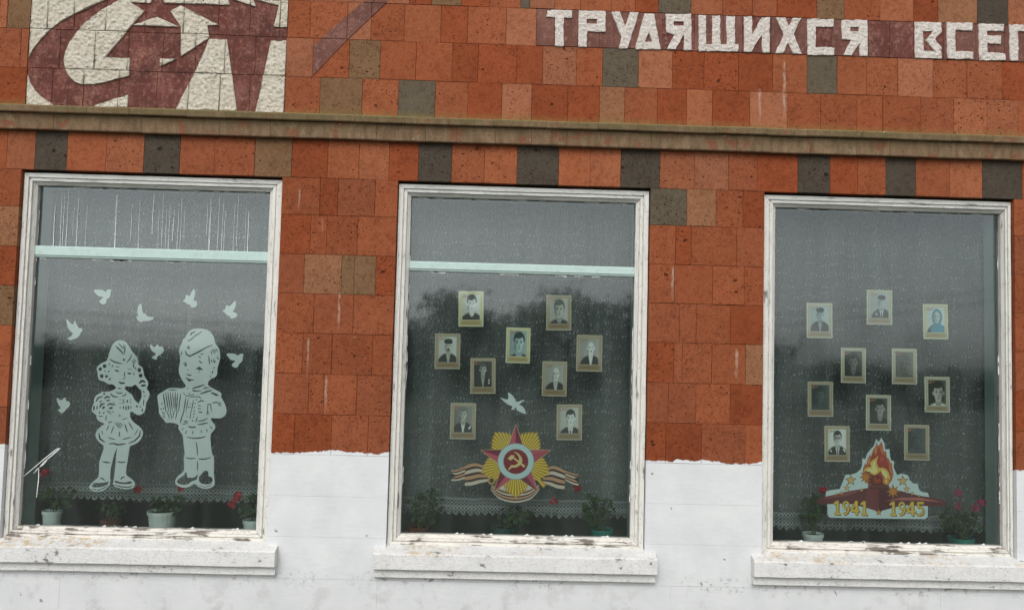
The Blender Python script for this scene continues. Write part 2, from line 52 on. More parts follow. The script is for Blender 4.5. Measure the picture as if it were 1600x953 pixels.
    'dots': [((-0.0601, 0.8458), 0.01154), ((-0.0738, 0.7389), 0.00635), ((0.0122, 0.7166), 0.00808), ((0.081, 0.6745), 0.00404), ((-0.0566, 0.7108), 0.00346), ((-0.0114, 0.5926), 0.00346), ((0.0573, 0.5983), 0.00404), ((0.0027, 0.5322), 0.00404), ((-0.0031, 0.5106), 0.00404), ((-0.0064, 0.4861), 0.00404), ((-0.0083, 0.4651), 0.00404), ((-0.0431, 0.5691), 0.00404), ((-0.0541, 0.5984), 0.00404), ((-0.0328, 0.507), 0.00346), ((-0.0415, 0.487), 0.00404), ((-0.0319, 0.4872), 0.00346), ((-0.2036, 0.5017), 0.00462), ((-0.1921, 0.4748), 0.00462), ((-0.206, 0.4706), 0.00462), ((-0.0086, 0.4467), 0.00445), ((-0.0104, 0.4276), 0.00445), ((-0.0148, 0.4057), 0.00501), ((0.0811, 0.4489), 0.00334), ((-0.0495, 0.4485), 0.00334), ((-0.0486, 0.4294), 0.00334)]},
    'DOVES': [((-2.3719, 2.1782), [(-0.069, 0.0352), (-0.0327, 0.0371), (-0.0084, 0.0368), (0.0069, 0.0225), (0.0159, 0.035), (0.0263, 0.0417), (0.045, 0.0358), (0.0384, 0.0233), (0.0394, 0.0037), (0.0307, -0.0138), (0.0164, -0.0191), (0.0174, -0.0387), (0.0083, -0.0502), (-0.0061, -0.0531), (-0.0211, -0.0446), (-0.0266, -0.0325), (-0.0058, -0.0123), (-0.0037, -0.0063), (-0.0255, -0.0069), (-0.0457, 0.0063)]), ((-2.5428, 1.9636), [(-0.0459, 0.0716), (-0.0252, 0.0477), (-0.0026, 0.0311), (0.0028, 0.0655), (0.0165, 0.0365), (0.0323, 0.0125), (0.0442, 0.0167), (0.057, 0.0033), (0.0456, -0.0092), (0.0371, -0.0314), (0.0188, -0.049), (-0.0004, -0.0529), (-0.0143, -0.063), (-0.0393, -0.0481), (-0.018, -0.0402), (-0.0066, -0.0277), (-0.0023, -0.0178), (-0.0199, -0.006), (-0.0356, 0.0156), (-0.0444, 0.0447)]), ((-2.1297, 2.0667), [(-0.0208, 0.0734), (-0.0102, 0.0565), (-0.0061, 0.0222), (0.002, 0.0077), (0.0164, 0.0105), (0.017, -0.0017), (0.0368, -0.0085), (0.0684, -0.0092), (0.0596, -0.0276), (0.0309, -0.0357), (0.0041, -0.0354), (-0.0029, -0.0415), (-0.0198, -0.0419), (-0.0351, -0.0276), (-0.041, -0.0082), (-0.029, -0.0054), (-0.0361, 0.0214), (-0.0342, 0.0509)]), ((-1.8457, 2.1697), [(0.0154, 0.0695), (0.0244, 0.0467), (0.0192, 0.012), (0.0144, -0.0082), (0.0257, -0.005), (0.0374, -0.0133), (0.0385, -0.0363), (0.0248, -0.0464), (0.0022, -0.0505), (0.0015, -0.0344), (-0.0187, -0.0292), (-0.0363, -0.0171), (-0.0526, -0.01), (-0.0343, 0.0002), (-0.034, 0.0307), (-0.0213, 0.0253), (-0.0068, 0.02), (0.0005, 0.046)]), ((-1.6014, 2.1104), [(0.023, 0.0637), (0.0296, 0.0438), (0.0252, 0.0149), (0.0092, -0.0114), (0.0263, -0.0109), (0.0382, -0.0221), (0.0362, -0.0423), (-0.0003, -0.0536), (-0.001, -0.0375), (-0.0241, -0.0295), (-0.0391, -0.0127), (-0.0537, -0.0045), (-0.0331, 0.0047), (-0.031, 0.0346), (-0.0122, 0.0225), (0.0069, 0.0403)]), ((-2.0399, 1.8496), [(-0.0396, 0.0459), (-0.0217, 0.0281), (-0.0046, 0.0257), (0.0028, 0.047), (0.015, 0.0291), (0.0348, 0.0296), (0.0457, 0.0156), (0.0433, -0.0044), (0.0205, -0.0249), (0.0067, -0.031), (0.0077, -0.0509), (-0.0094, -0.0485), (-0.0297, -0.0376), (-0.0104, -0.0286), (0.0002, -0.0141), (-0.023, -0.0033), (-0.0384, 0.022)]), ((-1.5581, 1.8106), [(-0.0627, 0.0374), (-0.0088, 0.0388), (0.0118, 0.0233), (0.0253, 0.0379), (0.0482, 0.0357), (0.0404, 0.0183), (0.0415, -0.0073), (0.0196, -0.025), (0.0175, -0.0422), (-0.0021, -0.0501), (-0.0225, -0.0375), (-0.023, -0.0261), (-0.0038, -0.0113), (-0.0041, -0.0045), (-0.0297, -0.0034), (-0.0476, 0.0161)]), ((-2.5818, 1.5167), [(-0.0407, 0.0465), (-0.0111, 0.0189), (0.0098, 0.0477), (0.017, 0.0196), (0.0372, 0.0201), (0.0463, -0.0023), (0.0145, -0.0369), (-0.0013, -0.0565), (-0.0303, -0.038), (-0.0089, -0.0206), (-0.0325, 0.0015)]), ((0.1449, 1.5868), [(-0.0951, 0.0385), (-0.0537, 0.0232), (-0.0374, 0.0277), (-0.0467, 0.0724), (-0.0217, 0.0567), (-0.0005, 0.0327), (0.0041, 0.0123), (0.0246, 0.0128), (0.0653, 0.0302), (0.0371, 0.005), (0.0251, -0.0076), (0.0458, -0.0112), (0.0644, -0.0352), (0.0717, -0.0636), (0.0386, -0.0521), (0.0094, -0.0365), (0.0089, -0.0161), (-0.0029, -0.0368), (-0.0234, -0.0373), (-0.0116, -0.0166), (-0.0364, -0.0091), (-0.0657, 0.0106)])],
    'CARDS': [(-0.1384, 2.1586, 0.153, 0.2175, 0.0213), (0.4019, 2.1496, 0.1537, 0.2157, 0.0182), (-0.2751, 1.8953, 0.1546, 0.2151, 0.0127), (0.1564, 1.9425, 0.1486, 0.2169, -0.0023), (0.5953, 1.9057, 0.1587, 0.2221, -0.0033), (-0.0541, 1.7508, 0.1536, 0.2156, 0.0225), (0.3844, 1.7438, 0.1519, 0.2123, -0.0012), (-0.1675, 1.4736, 0.1551, 0.2187, 0.0089), (0.4814, 1.4818, 0.1549, 0.216, 0.0138), (2.0215, 2.1442, 0.161, 0.2159, 0.0087), (2.3967, 2.2362, 0.1605, 0.215, 0.0024), (2.749, 2.1568, 0.1558, 0.2166, 0.0183), (2.2338, 1.8723, 0.1551, 0.2154, 0.0023), (2.553, 1.8745, 0.1567, 0.2185, 0.005), (2.0289, 1.6599, 0.1579, 0.2137, 0.0111), (2.3912, 1.5858, 0.1566, 0.217, 0.0014), (2.7578, 1.7062, 0.1573, 0.2179, 0.0075), (2.134, 1.3893, 0.1566, 0.2177, 0.0111), (2.6297, 1.4086, 0.1562, 0.2165, -0.0008)],
    'ORDER_F': [0.160517, 1.237126, 0.000532, 1.2e-05, -1.3e-05, 0.000527],
    'FLAME_F': [2.392627, 1.176848, 0.000708, 1.6e-05, -1e-06, 0.000695],
    'CRACK': [[(-2.8108, 1.0602), (-2.7474, 1.1174), (-2.6733, 1.1862), (-2.5988, 1.2495), (-2.579, 1.2555), (-2.6087, 1.2268), (-2.6724, 1.1694), (-2.6983, 1.1353), (-2.7297, 1.1011)], [(-2.6983, 1.1353), (-2.6964, 1.0628), (-2.7025, 0.9568)], [(-2.7143, 1.1238), (-2.6717, 1.1583), (-2.6458, 1.1924)]],
    'DRIPX': [-2.6908, -2.6529, -2.6367, -2.6128, -2.5738, -2.55, -2.4958, -2.3222, -2.3168, -2.2244, -2.1755, -2.0961, -2.0613, -2.0395, -2.0123, -1.996, -1.9687, -1.9415, -1.9251, -1.9033, -1.767, -1.7506, -1.7452, -1.696, -1.6687, -1.6578, -1.6031, -1.5813, -1.5321, -1.5156]}

# ------------------------------------------------------------------ camera, sky, sun, exposure
cd = bpy.data.cameras.new('camera'); cam = bpy.data.objects.new('camera', cd); COL.objects.link(cam)
cd.sensor_width = 36; cd.lens = 29.25; cd.clip_start = .05; cd.clip_end = 2000
rt, up, fw = [Vector(v) for v in DATA['CAM']]
M = Matrix((rt, up, -fw)).transposed().to_4x4(); M.translation = Vector((0, -5, 1.9))
cam.matrix_world = M
SC.camera = cam
SUN_EL, SUN_AZ = R(42), R(195)
w = bpy.data.worlds.new('World'); SC.world = w; w.use_nodes = True
nt = w.node_tree; nt.nodes.clear()
sky = nt.nodes.new('ShaderNodeTexSky'); sky.sky_type = 'NISHITA'; sky.sun_disc = False
sky.sun_elevation = SUN_EL; sky.sun_rotation = SUN_AZ; sky.air_density = 1.0; sky.dust_density = 2.2; sky.ozone_density = 1.0
hs = nt.nodes.new('ShaderNodeHueSaturation'); hs.inputs['Saturation'].default_value = .08
bg = nt.nodes.new('ShaderNodeBackground'); bg.inputs['Strength'].default_value = .15
wo = nt.nodes.new('ShaderNodeOutputWorld')
nt.links.new(sky.outputs[0], hs.inputs['Color']); nt.links.new(hs.outputs[0], bg.inputs['Color']); nt.links.new(bg.outputs[0], wo.inputs['Surface'])
ld = bpy.data.lights.new('sun', 'SUN'); ld.energy = 1.0; ld.angle = R(40); ld.color = (1, .97, .93)
sun = bpy.data.objects.new('sun', ld); COL.objects.link(sun)
sd = Vector((math.sin(SUN_AZ)*math.cos(SUN_EL), math.cos(SUN_AZ)*math.cos(SUN_EL), math.sin(SUN_EL)))
sun.rotation_euler = sd.to_track_quat('Z', 'Y').to_euler(); sun.location = (0, -8, 12)
SC.view_settings.view_transform = 'Standard'; SC.view_settings.look = 'None'
SC.view_settings.gamma = 1; SC.view_settings.use_curve_mapping = False
SC.view_settings.exposure = .17
SC.render.engine = 'CYCLES'
SC.cycles.max_bounces = 5; SC.cycles.diffuse_bounces = 2; SC.cycles.glossy_bounces = 2; SC.cycles.transparent_max_bounces = 16; SC.cycles.sample_clamp_indirect = 6; SC.cycles.caustics_reflective = False; SC.cycles.caustics_refractive = False

# ------------------------------------------------------------------ helpers
def tag(o, label=None, cat=None, group=None, kind=None):
    if label: o['label'] = label
    if cat: o['category'] = cat
    if group: o['group'] = group
    if kind: o['kind'] = kind
    return o
def put(name, me, mat=None, parent=None, loc=(0, 0, 0), rot=(0, 0, 0)):
    o = bpy.data.objects.new(name, me); COL.objects.link(o); o.location = loc; o.rotation_euler = rot
    if mat is not None and me is not None and not me.materials: me.materials.append(mat)
    if parent is not None:
        o.parent = parent
        wl = Vector((0, 0, 0)); q = parent
        while q is not None: wl += Vector(q.location); q = q.parent
        o.location = Vector(loc) - wl          # loc is always given in world metres (parents are never rotated)
    return o
def empty(name, loc): return put(name, None, loc=loc)
def mesh(name, v, f, smooth=False):
    me = bpy.data.meshes.new(name); me.from_pydata([tuple(q) for q in v], [], f); me.update()
    if smooth: me.polygons.foreach_set('use_smooth', [True]*len(me.polygons))
    return me
def box_vf(x0, x1, y0, y1, z0, z1):
    v = [(x, y, z) for x in (x0, x1) for y in (y0, y1) for z in (z0, z1)]
    f = [(0, 1, 3, 2), (4, 6, 7, 5), (0, 4, 5, 1), (2, 3, 7, 6), (0, 2, 6, 4), (1, 5, 7, 3)]
    return v, f
def merge(parts):
    V, F = [], []
    for v, f in parts:
        n = len(V); V += list(v); F += [tuple(i+n for i in q) for q in f]
    return V, F
def stone_vf(x0, x1, y0, y1, z0, z1, b=.0035, j=.0):
    """block with a chamfered, slightly uneven front edge"""
    r = lambda: random.uniform(-j, j)
    t_ = lambda: random.uniform(-.0014, .0014) if j > .001 else 0
    fr = [(x0+b+r(), y0+t_(), z0+b+r()), (x1-b+r(), y0+t_(), z0+b+r()), (x1-b+r(), y0+t_(), z1-b+r()), (x0+b+r(), y0+t_(), z1-b+r())]
    if j > .001 and random.random() < .4:      # a knocked-off corner
        k = random.randrange(4); q = random.uniform(.005, .014); h = random.uniform(.004, .012)
        fr[k] = (fr[k][0]+(q if k in (0, 3) else -q), fr[k][1], fr[k][2]+(h if k < 2 else -h))
    md = [(x0, y0+b*.7, z0), (x1, y0+b*.7, z0), (x1, y0+b*.7, z1), (x0, y0+b*.7, z1)]
    bk = [(x0, y1, z0), (x1, y1, z0), (x1, y1, z1), (x0, y1, z1)]
    v = fr+md+bk; f = [(0, 1, 2, 3), (11, 10, 9, 8)]
    for a in (0, 4):
        for i in range(4):
            k = (i+1) % 4; f.append((a+i, a+4+i, a+4+k, a+k))
    return v, f
def inside(pts, poly):
    """vectorised even-odd test"""
    x, y = pts[:, 0], pts[:, 1]; c = np.zeros(len(pts), bool); n = len(poly)
    for i in range(n):
        x1, y1 = poly[i]; x2, y2 = poly[(i+1) % n]
        if y1 == y2: continue
        m = ((y1 > y) != (y2 > y)) & (x < (x2-x1)*(y-y1)/(y2-y1)+x1)
        c ^= m
    return c
def cdt(polys, extra=()):
    V, E = [], []
    for p in polys:
        n = len(V); V += [Vector(q[:2]) for q in p]; E += [(n+i, n+(i+1) % len(p)) for i in range(len(p))]
    V += [Vector(q) for q in extra]
    r = delaunay_2d_cdt(V, E, [], 0, 1e-6)
    v = np.array([(q.x, q.y) for q in r[0]]); f = np.array([tuple(t) for t in r[2]])
    return v, f, v[f].mean(1)
def stroke(pts, wd, taper=True):
    p = [Vector(q) for q in pts]; n = len(p); L, Rr = [], []
    if taper and n >= 2:                     # resample for a smooth swelling line
        q = []
        for i in range(n-1):
            for k in range(3): q.append(p[i].lerp(p[i+1], k/3))
        q.append(p[-1]); p = q; n = len(p)
    for i in range(n):
        d = (p[min(i+1, n-1)]-p[max(i-1, 0)]).normalized(); nn = Vector((-d.y, d.x))
        h = wd/2
        if taper: h *= .35+.65*math.sin(math.pi*(i+.001)/(n-1+.002))**.6
        L.append(p[i]+nn*h); Rr.append(p[i]-nn*h)
    return [tuple(q) for q in L+Rr[::-1]]
def disc(c, r, n=12, ry=None): return [(c[0]+r*math.cos(2*math.pi*i/n), c[1]+(ry or r)*math.sin(2*math.pi*i/n)) for i in range(n)]
def star(c, r, n=5, k=.42, a0=90): return [(c[0]+(r if i % 2 == 0 else r*k)*math.cos(R(a0+i*180/n)), c[1]+(r if i % 2 == 0 else r*k)*math.sin(R(a0+i*180/n))) for i in range(2*n)]
def smoothpoly(p, it=1):
    for _ in range(it):
        q = []
        for i in range(len(p)):
            a, b = p[i], p[(i+1) % len(p)]
            q += [(a[0]*.75+b[0]*.25, a[1]*.75+b[1]*.25), (a[0]*.25+b[0]*.75, a[1]*.25+b[1]*.75)]
        p = q
    return p
def lin(c): return tuple(((v/255)/12.92 if v/255 <= .04045 else ((v/255+.055)/1.055)**2.4) for v in c)

# ------------------------------------------------------------------ node materials
class NT:
    def __init__(s, name):
        s.m = bpy.data.materials.new(name); s.m.use_nodes = True; s.t = s.m.node_tree; s.t.nodes.clear()
        s.out = s.t.nodes.new('ShaderNodeOutputMaterial')
    def n(s, typ, props=None, **inp):
        nd = s.t.nodes.new('ShaderNode'+typ)
        for k, v in (props or {}).items(): setattr(nd, k, v)
        for k, v in inp.items():
            key = int(k[1:]) if k[0] == 'i' and k[1:].isdigit() else k.replace('_', ' ')
            sk = nd.inputs[key]
            if isinstance(v, bpy.types.NodeSocket): s.t.links.new(v, sk)
            elif isinstance(v, (tuple, list)) and sk.type == 'RGBA' and len(v) == 3: sk.default_value = (*v, 1)
            else: sk.default_value = v
        return nd
    def math(s, op, a, b=0., clamp=False): return s.n('Math', {'operation': op, 'use_clamp': clamp}, i0=a, i1=b).outputs[0]
    def vmath(s, op, a, b=(0, 0, 0)): return s.n('VectorMath', {'operation': op}, i0=a, i1=b).outputs[0]
    def mix(s, f, a, b, mode='MIX'):
        nd = s.t.nodes.new('ShaderNodeMix'); nd.data_type = 'RGBA'; nd.blend_type = mode
        for i, v in ((0, f), (6, a), (7, b)):
            if isinstance(v, bpy.types.NodeSocket): s.t.links.new(v, nd.inputs[i])
            else: nd.inputs[i].default_value = (*v, 1) if isinstance(v, (tuple, list)) and len(v) == 3 else v
        return nd.outputs[2]
    def ramp(s, f, a, b, inter='LINEAR'):
        """0 below a, 1 above b (a may exceed b)"""
        return s.n('MapRange', {'clamp': True}, Value=f, From_Min=a, From_Max=b).outputs[0]
    def noise(s, vec, scale, detail=4., rough=.55): return s.n('TexNoise', Vector=vec, Scale=scale, Detail=detail, Roughness=rough).outputs[0]
    def pos(s): return s.n('NewGeometry').outputs['Position']
    def xyz(s, v):
        q = s.n('SeparateXYZ', i0=v); return q.outputs
    def bump(s, h, strength=.4, dist=.01, normal=None):
        k = dict(Strength=strength, Distance=dist, Height=h)
        if normal is not None: k['Normal'] = normal
        return s.n('Bump', **k).outputs[0]
    def bsdf(s, col, rough=.85, normal=None, **kw):
        k = dict(Base_Color=col, Roughness=rough, **kw)
        if normal is not None: k['Normal'] = normal
        b = s.n('BsdfPrincipled', **k); b.inputs['Specular IOR Level'].default_value = kw.get('spec', .25)
        return b.outputs[0]
    def done(s, sh): s.t.links.new(sh, s.out.inputs['Surface']); return s.m

PAINT = (.80, .81, .82)
def m_stone(paint=False, upper=False):
    N = NT('tuff stone with paint edge' if paint else 'tuff stone'); P = N.pos(); oi = N.n('ObjectInfo'); X, Y, Z = N.xyz(P)
    off = N.vmath('SCALE', N.n('CombineXYZ', X=oi.outputs['Random'], Y=.3, Z=oi.outputs['Random']).outputs[0]); off.node.inputs['Scale'].default_value = 61.
    C = N.vmath('ADD', P, off)
    base = oi.outputs['Color']
    rnd2 = N.n('TexWhiteNoise', {'noise_dimensions': '1D'}, W=N.math('MULTIPLY', oi.outputs['Random'], 917.)).outputs[0]
    big = N.noise(C, 8, 3); mid = N.noise(C, 38, 5, .65); fine = N.noise(C, 125, 3, .75)
    c = N.mix(N.ramp(big, .3, .7), N.mix(1., base, (.82, .80, .78), 'MULTIPLY'), N.mix(1., base, (1.16, 1.18, 1.18), 'MULTIPLY'))
    c = N.mix(N.ramp(mid, .40, .70), c, N.mix(1., base, (1.10, 1.22, 1.30), 'MULTIPLY'))
    c = N.mix(N.ramp(mid, .46, .30), c, N.mix(1., base, (.72, .66, .60), 'MULTIPLY'))
    c = N.mix(N.math('MULTIPLY', N.ramp(fine, .50, .66), .55), c, N.mix(1., base, (.50, .44, .40), 'MULTIPLY'))
    c = N.mix(N.math('MULTIPLY', N.ramp(fine, .46, .32), .45), c, N.mix(1., base, (1.30, 1.50, 1.65), 'MULTIPLY'))
    # vesicles: dark holes of three sizes, many in some stones and few in others
    warp = N.vmath('ADD', C, N.vmath('SCALE', N.n('TexNoise', Vector=C, Scale=32.).outputs[1])); warp.node.inputs[1].links[0].from_node.inputs['Scale'].default_value = .03
    pit = None
    for sc, th, keep in ((30, .19, .66), (58, .24, .62), (12, .17, .86)):
        st = N.vmath('MULTIPLY', warp, (1.0, 1.0, 1.45))
        vo = N.n('TexVoronoi', Vector=st, Scale=sc)
        cm = N.n('SeparateColor', Color=vo.outputs['Color']).outputs[0]
        q = N.math('MULTIPLY', N.ramp(vo.outputs['Distance'], th, th*.6), N.math('GREATER_THAN', N.math('ADD', cm, N.math('MULTIPLY', N.math('SUBTRACT', rnd2, .72), .62)), keep))
        pit = q if pit is None else N.math('MAXIMUM', pit, q)
    c = N.mix(N.math('MULTIPLY', pit, .85), c, N.mix(1., base, (.20, .16, .16), 'MULTIPLY'))
    # lime splashes and runs
    spl = N.ramp(N.noise(P, 9, 5, .62), .715, .76)
    runs = None
    wx = N.math('ADD', X, N.math('MULTIPLY', N.math('SUBTRACT', N.noise(P, 14, 2), .5), .02))
    for x, z0, z1, wd in RUNS:
        dx = N.math('ABSOLUTE', N.math('SUBTRACT', wx, x))
        q = N.math('MULTIPLY', N.ramp(dx, wd, wd*.35), N.math('MULTIPLY', N.ramp(Z, z0, z0+.14), N.ramp(Z, z1, z1-.03)))
        runs = q if runs is None else N.math('MAXIMUM', runs, q)
    runs = N.math('MULTIPLY', runs, N.ramp(N.noise(N.vmath('MULTIPLY', P, (1, 1, .5)), 40, 3), .34, .56))
    lime = N.math('MAXIMUM', N.math('MULTIPLY', spl, .45), N.math('MULTIPLY', runs, .45))
    c = N.mix(lime, c, (.58, .50, .40))
    # lichen where water stands on the cornice
    li = N.math('MULTIPLY', N.math('MULTIPLY', N.ramp(N.math('ADD', Z, N.math('MULTIPLY', N.noise(P, 22, 4), .07)), 3.385, 3.325), N.math('GREATER_THAN', Z, 3.2)), .6)
    c = N.mix(li, c, N.mix(N.noise(P, 60), (.17, .125, .04), (.28, .21, .07)))
    hgt = N.math('SUBTRACT', N.math('ADD', N.math('MULTIPLY', mid, .35), N.math('MULTIPLY', fine, .30)), N.math('MULTIPLY', pit, .9))
    if paint:                                # ragged upper edge of the whitewash
        ed = N.math('ADD', N.math('MULTIPLY', N.ramp(N.noise(N.vmath('MULTIPLY', P, (1, 1, .5)), 3.6, 6, .66), .40, .66), .036), N.math('ADD', 1.260, N.math('MULTIPLY', fine, .006)))
        pm = N.ramp(N.math('SUBTRACT', Z, ed), .002, -.003)
        c = N.mix(pm, c, (.72, .74, .75)); hgt = N.mix(N.math('MULTIPLY', pm, .6), hgt, (.3, .3, .3))
    nrm = N.bump(hgt, .8, .008)
    return N.done(N.bsdf(c, .92, nrm))
def m_plaster():
    N = NT('whitewash'); P = N.pos(); X, Y, Z = N.xyz(P)
    br = N.noise(N.vmath('MULTIPLY', P, (.5, 1, 1)), 40, 4, .6); pn = N.noise(P, 4.5, 6, .62)
    c = N.mix(N.ramp(pn, .35, .7), (.745, .76, .765), (.655, .675, .685))
    low = N.ramp(Z, .62, .40)
    c = N.mix(N.math('MULTIPLY', low, .30), c, (.60, .60, .61))
    c = N.mix(N.math('MULTIPLY', N.ramp(N.noise(P, 5.5, 6, .62), .54, .62), N.math('MULTIPLY', low, .45)), c, (.46, .45, .45))
    vo = N.n('TexVoronoi', Vector=N.vmath('ADD', P, N.vmath('SCALE', N.n('TexNoise', Vector=P, Scale=30.).outputs[1])), Scale=9.); vo.inputs[0].links[0].from_node.inputs[1].links[0].from_node.inputs['Scale'].default_value = .05
    chip = N.math('MULTIPLY', N.ramp(vo.outputs['Distance'], .10, .06), N.math('GREATER_THAN', N.n('SeparateColor', Color=vo.outputs['Color']).outputs[0], .78))
    c = N.mix(chip, c, (.36, .33, .31))
    mil = N.math('MULTIPLY', N.ramp(N.noise(P, 26, 6, .72), .54, .62), N.math('MULTIPLY', N.ramp(Z, .48, .56), N.math('MULTIPLY', N.ramp(Z, .60, .57), N.ramp(N.noise(P, 2.5, 2), .40, .55))))
    c = N.mix(N.math('MULTIPLY', mil, .8), c, (.12, .10, .085))
    return N.done(N.bsdf(c, .85, N.bump(N.math('SUBTRACT', N.math('MULTIPLY', br, .5), N.math('MULTIPLY', chip, .8)), .6, .007)))
def m_rock(name, c1, c2, c3, sc=30, bs=.7, bd=.006, wear=0):
    N = NT(name); P = N.pos()
    big = N.noise(P, sc*.25, 4); mid = N.noise(P, sc, 5, .62); fine = N.noise(P, sc*5, 3, .7)
    c = N.mix(N.ramp(big, .35, .65), c1, c2); c = N.mix(N.ramp(mid, .52, .72), c, c3)
    if wear:
        oi = N.n('ObjectInfo'); wr = N.math('MULTIPLY', N.ramp(N.noise(N.vmath('MULTIPLY', P, (1, 1, .6)), 9, 6, .7), .46, .62), N.ramp(N.noise(P, 70, 3, .7), .38, .60))
        c = N.mix(N.math('MULTIPLY', wr, wear), c, c3); c = N.mix(N.math('MULTIPLY', oi.outputs['Random'], .35), c, N.mix(1., c, (.62, .62, .66), 'MULTIPLY'))
    c = N.mix(N.math('MULTIPLY', N.ramp(fine, .5, .72), .35), c, N.mix(1., c, (.5, .48, .46), 'MULTIPLY'))
    return N.done(N.bsdf(c, .92, N.bump(N.math('ADD', mid, N.math('MULTIPLY', fine, .5)), bs, bd)))
def m_cornice():
    N = NT('weathered cornice stone'); P = N.pos(); oi = N.n('ObjectInfo'); X, Y, Z = N.xyz(P)
    mid = N.noise(N.vmath('MULTIPLY', P, (1, 1, .35)), 26, 5, .6); fine = N.noise(P, 170, 3, .7); big = N.noise(P, 3.2, 4)
    c = N.mix(N.ramp(mid, .35, .68), (.15, .098, .055), (.29, .20, .12))
    c = N.mix(N.math('MULTIPLY', oi.outputs['Random'], .35), c, (.22, .13, .075))
    c = N.mix(N.math('MULTIPLY', N.ramp(N.noise(P, 12, 5, .6), .56, .62), .8), c, (.24, .085, .045))
    moss = N.math('MULTIPLY', N.ramp(big, .36, .58), N.ramp(Z, 3.19, 3.27))
    c = N.mix(N.math('MULTIPLY', moss, .7), c, (.125, .105, .045))
    edge = N.math('MULTIPLY', N.ramp(N.math('ADD', Z, N.math('MULTIPLY', N.noise(P, 30, 4), .02)), 3.285, 3.300), .8)
    c = N.mix(edge, c, (.25, .20, .085))
    c = N.mix(N.math('MULTIPLY', N.ramp(fine, .5, .66), .65), c, (.06, .042, .028))
    c = N.mix(N.ramp(N.noise(P, 40, 5, .6), .68, .74), c, (.42, .36, .28))
    return N.done(N.bsdf(c, .92, N.bump(N.math('ADD', mid, N.math('MULTIPLY', fine, .5)), .6, .006)))
def m_paint(name, col, under, grain, peel, dirt=.25, lichen=False):
    """old oil paint over wood or render: peeling flakes along the grain, grime, cracks"""
    N = NT(name); P = N.pos(); G = N.vmath('MULTIPLY', P, grain); X, Y, Z = N.xyz(P)
    f1 = N.noise(G, 55, 6, .72); f2 = N.noise(P, 7, 4, .6); f3 = N.noise(G, 120, 4, .6)
    mask = N.ramp(N.math('ADD', N.math('MULTIPLY', f1, .6), N.math('MULTIPLY', f2, .4)), peel, peel+.035)
    c = N.mix(N.math('MULTIPLY', N.ramp(f2, .4, .7), dirt), col, tuple(v*.72 for v in col))
    c = N.mix(N.math('MULTIPLY', N.ramp(f3, .55, .75), .35), c, tuple(v*.6 for v in col))
    if lichen:
        yl = N.math('MULTIPLY', N.ramp(N.noise(P, 26, 6, .7), .47, .60), N.math('MULTIPLY', N.ramp(Z, .695, .715), N.ramp(N.noise(P, 2.2, 2), .42, .58)))
        c = N.mix(N.math('MULTIPLY', yl, .75), c, (.55, .38, .17))
    c = N.mix(mask, c, N.mix(f3, under, tuple(v*.45 for v in under)))
    cr = N.ramp(N.math('ABSOLUTE', N.math('SUBTRACT', N.noise(N.vmath('MULTIPLY', P, tuple(min(1, g*3) for g in grain)), 22, 4, .6), .5)), .012, .004)
    c = N.mix(N.math('MULTIPLY', cr, .45), c, tuple(v*.7 for v in under))
    h = N.math('ADD', N.math('MULTIPLY', N.math('SUBTRACT', 1., mask), .5), N.math('MULTIPLY', f3, .6))
    return N.done(N.bsdf(c, .7, N.bump(h, .9, .006)))
def m_flat(name, col, rough=.6, var=.15, sc=20, spec=.25, trans=0):
    N = NT(name); P = N.pos(); n = N.noise(P, sc, 4)
    c = N.mix(N.ramp(n, .3, .7), tuple(v*(1-var) for v in col), tuple(min(1, v*(1+var)) for v in col))
    b = N.bsdf(c, rough, N.bump(n, .15, .004))
    if trans:
        t = N.n('BsdfTranslucent', Color=c).outputs[0]; b = N.n('MixShader', i0=trans, i1=b, i2=t).outputs[0]
    return N.done(b)
def m_print():
    N = NT('printed card'); a = N.n('VertexColor', {'layer_name': 'Col'}).outputs[0]
    return N.done(N.bsdf(a, .55))
def m_glass():
    N = NT('window glass'); P = N.pos()
    n = N.bump(N.noise(P, 3.0, 2), .012, .02)
    tr = N.n('BsdfTransparent', Color=(.945, 1., .985)).outputs[0]
    gl = N.n('BsdfGlossy', Color=(.93, .97, 1.), Roughness=.042, Normal=n).outputs[0]
    fr = N.math('MULTIPLY', N.n('Fresnel', IOR=1.52, Normal=n).outputs[0], 1.3)
    g = N.n('MixShader', i0=fr, i1=tr, i2=gl).outputs[0]
    dust = N.math('ADD', .004, N.math('MULTIPLY', N.ramp(N.noise(N.vmath('MULTIPLY', P, (1, 1, .25)), 9, 5), .45, .8), .03))
    df = N.n('BsdfDiffuse', Color=(.5, .55, .55)).outputs[0]
    return N.done(N.n('MixShader', i0=dust, i1=g, i2=df).outputs[0])
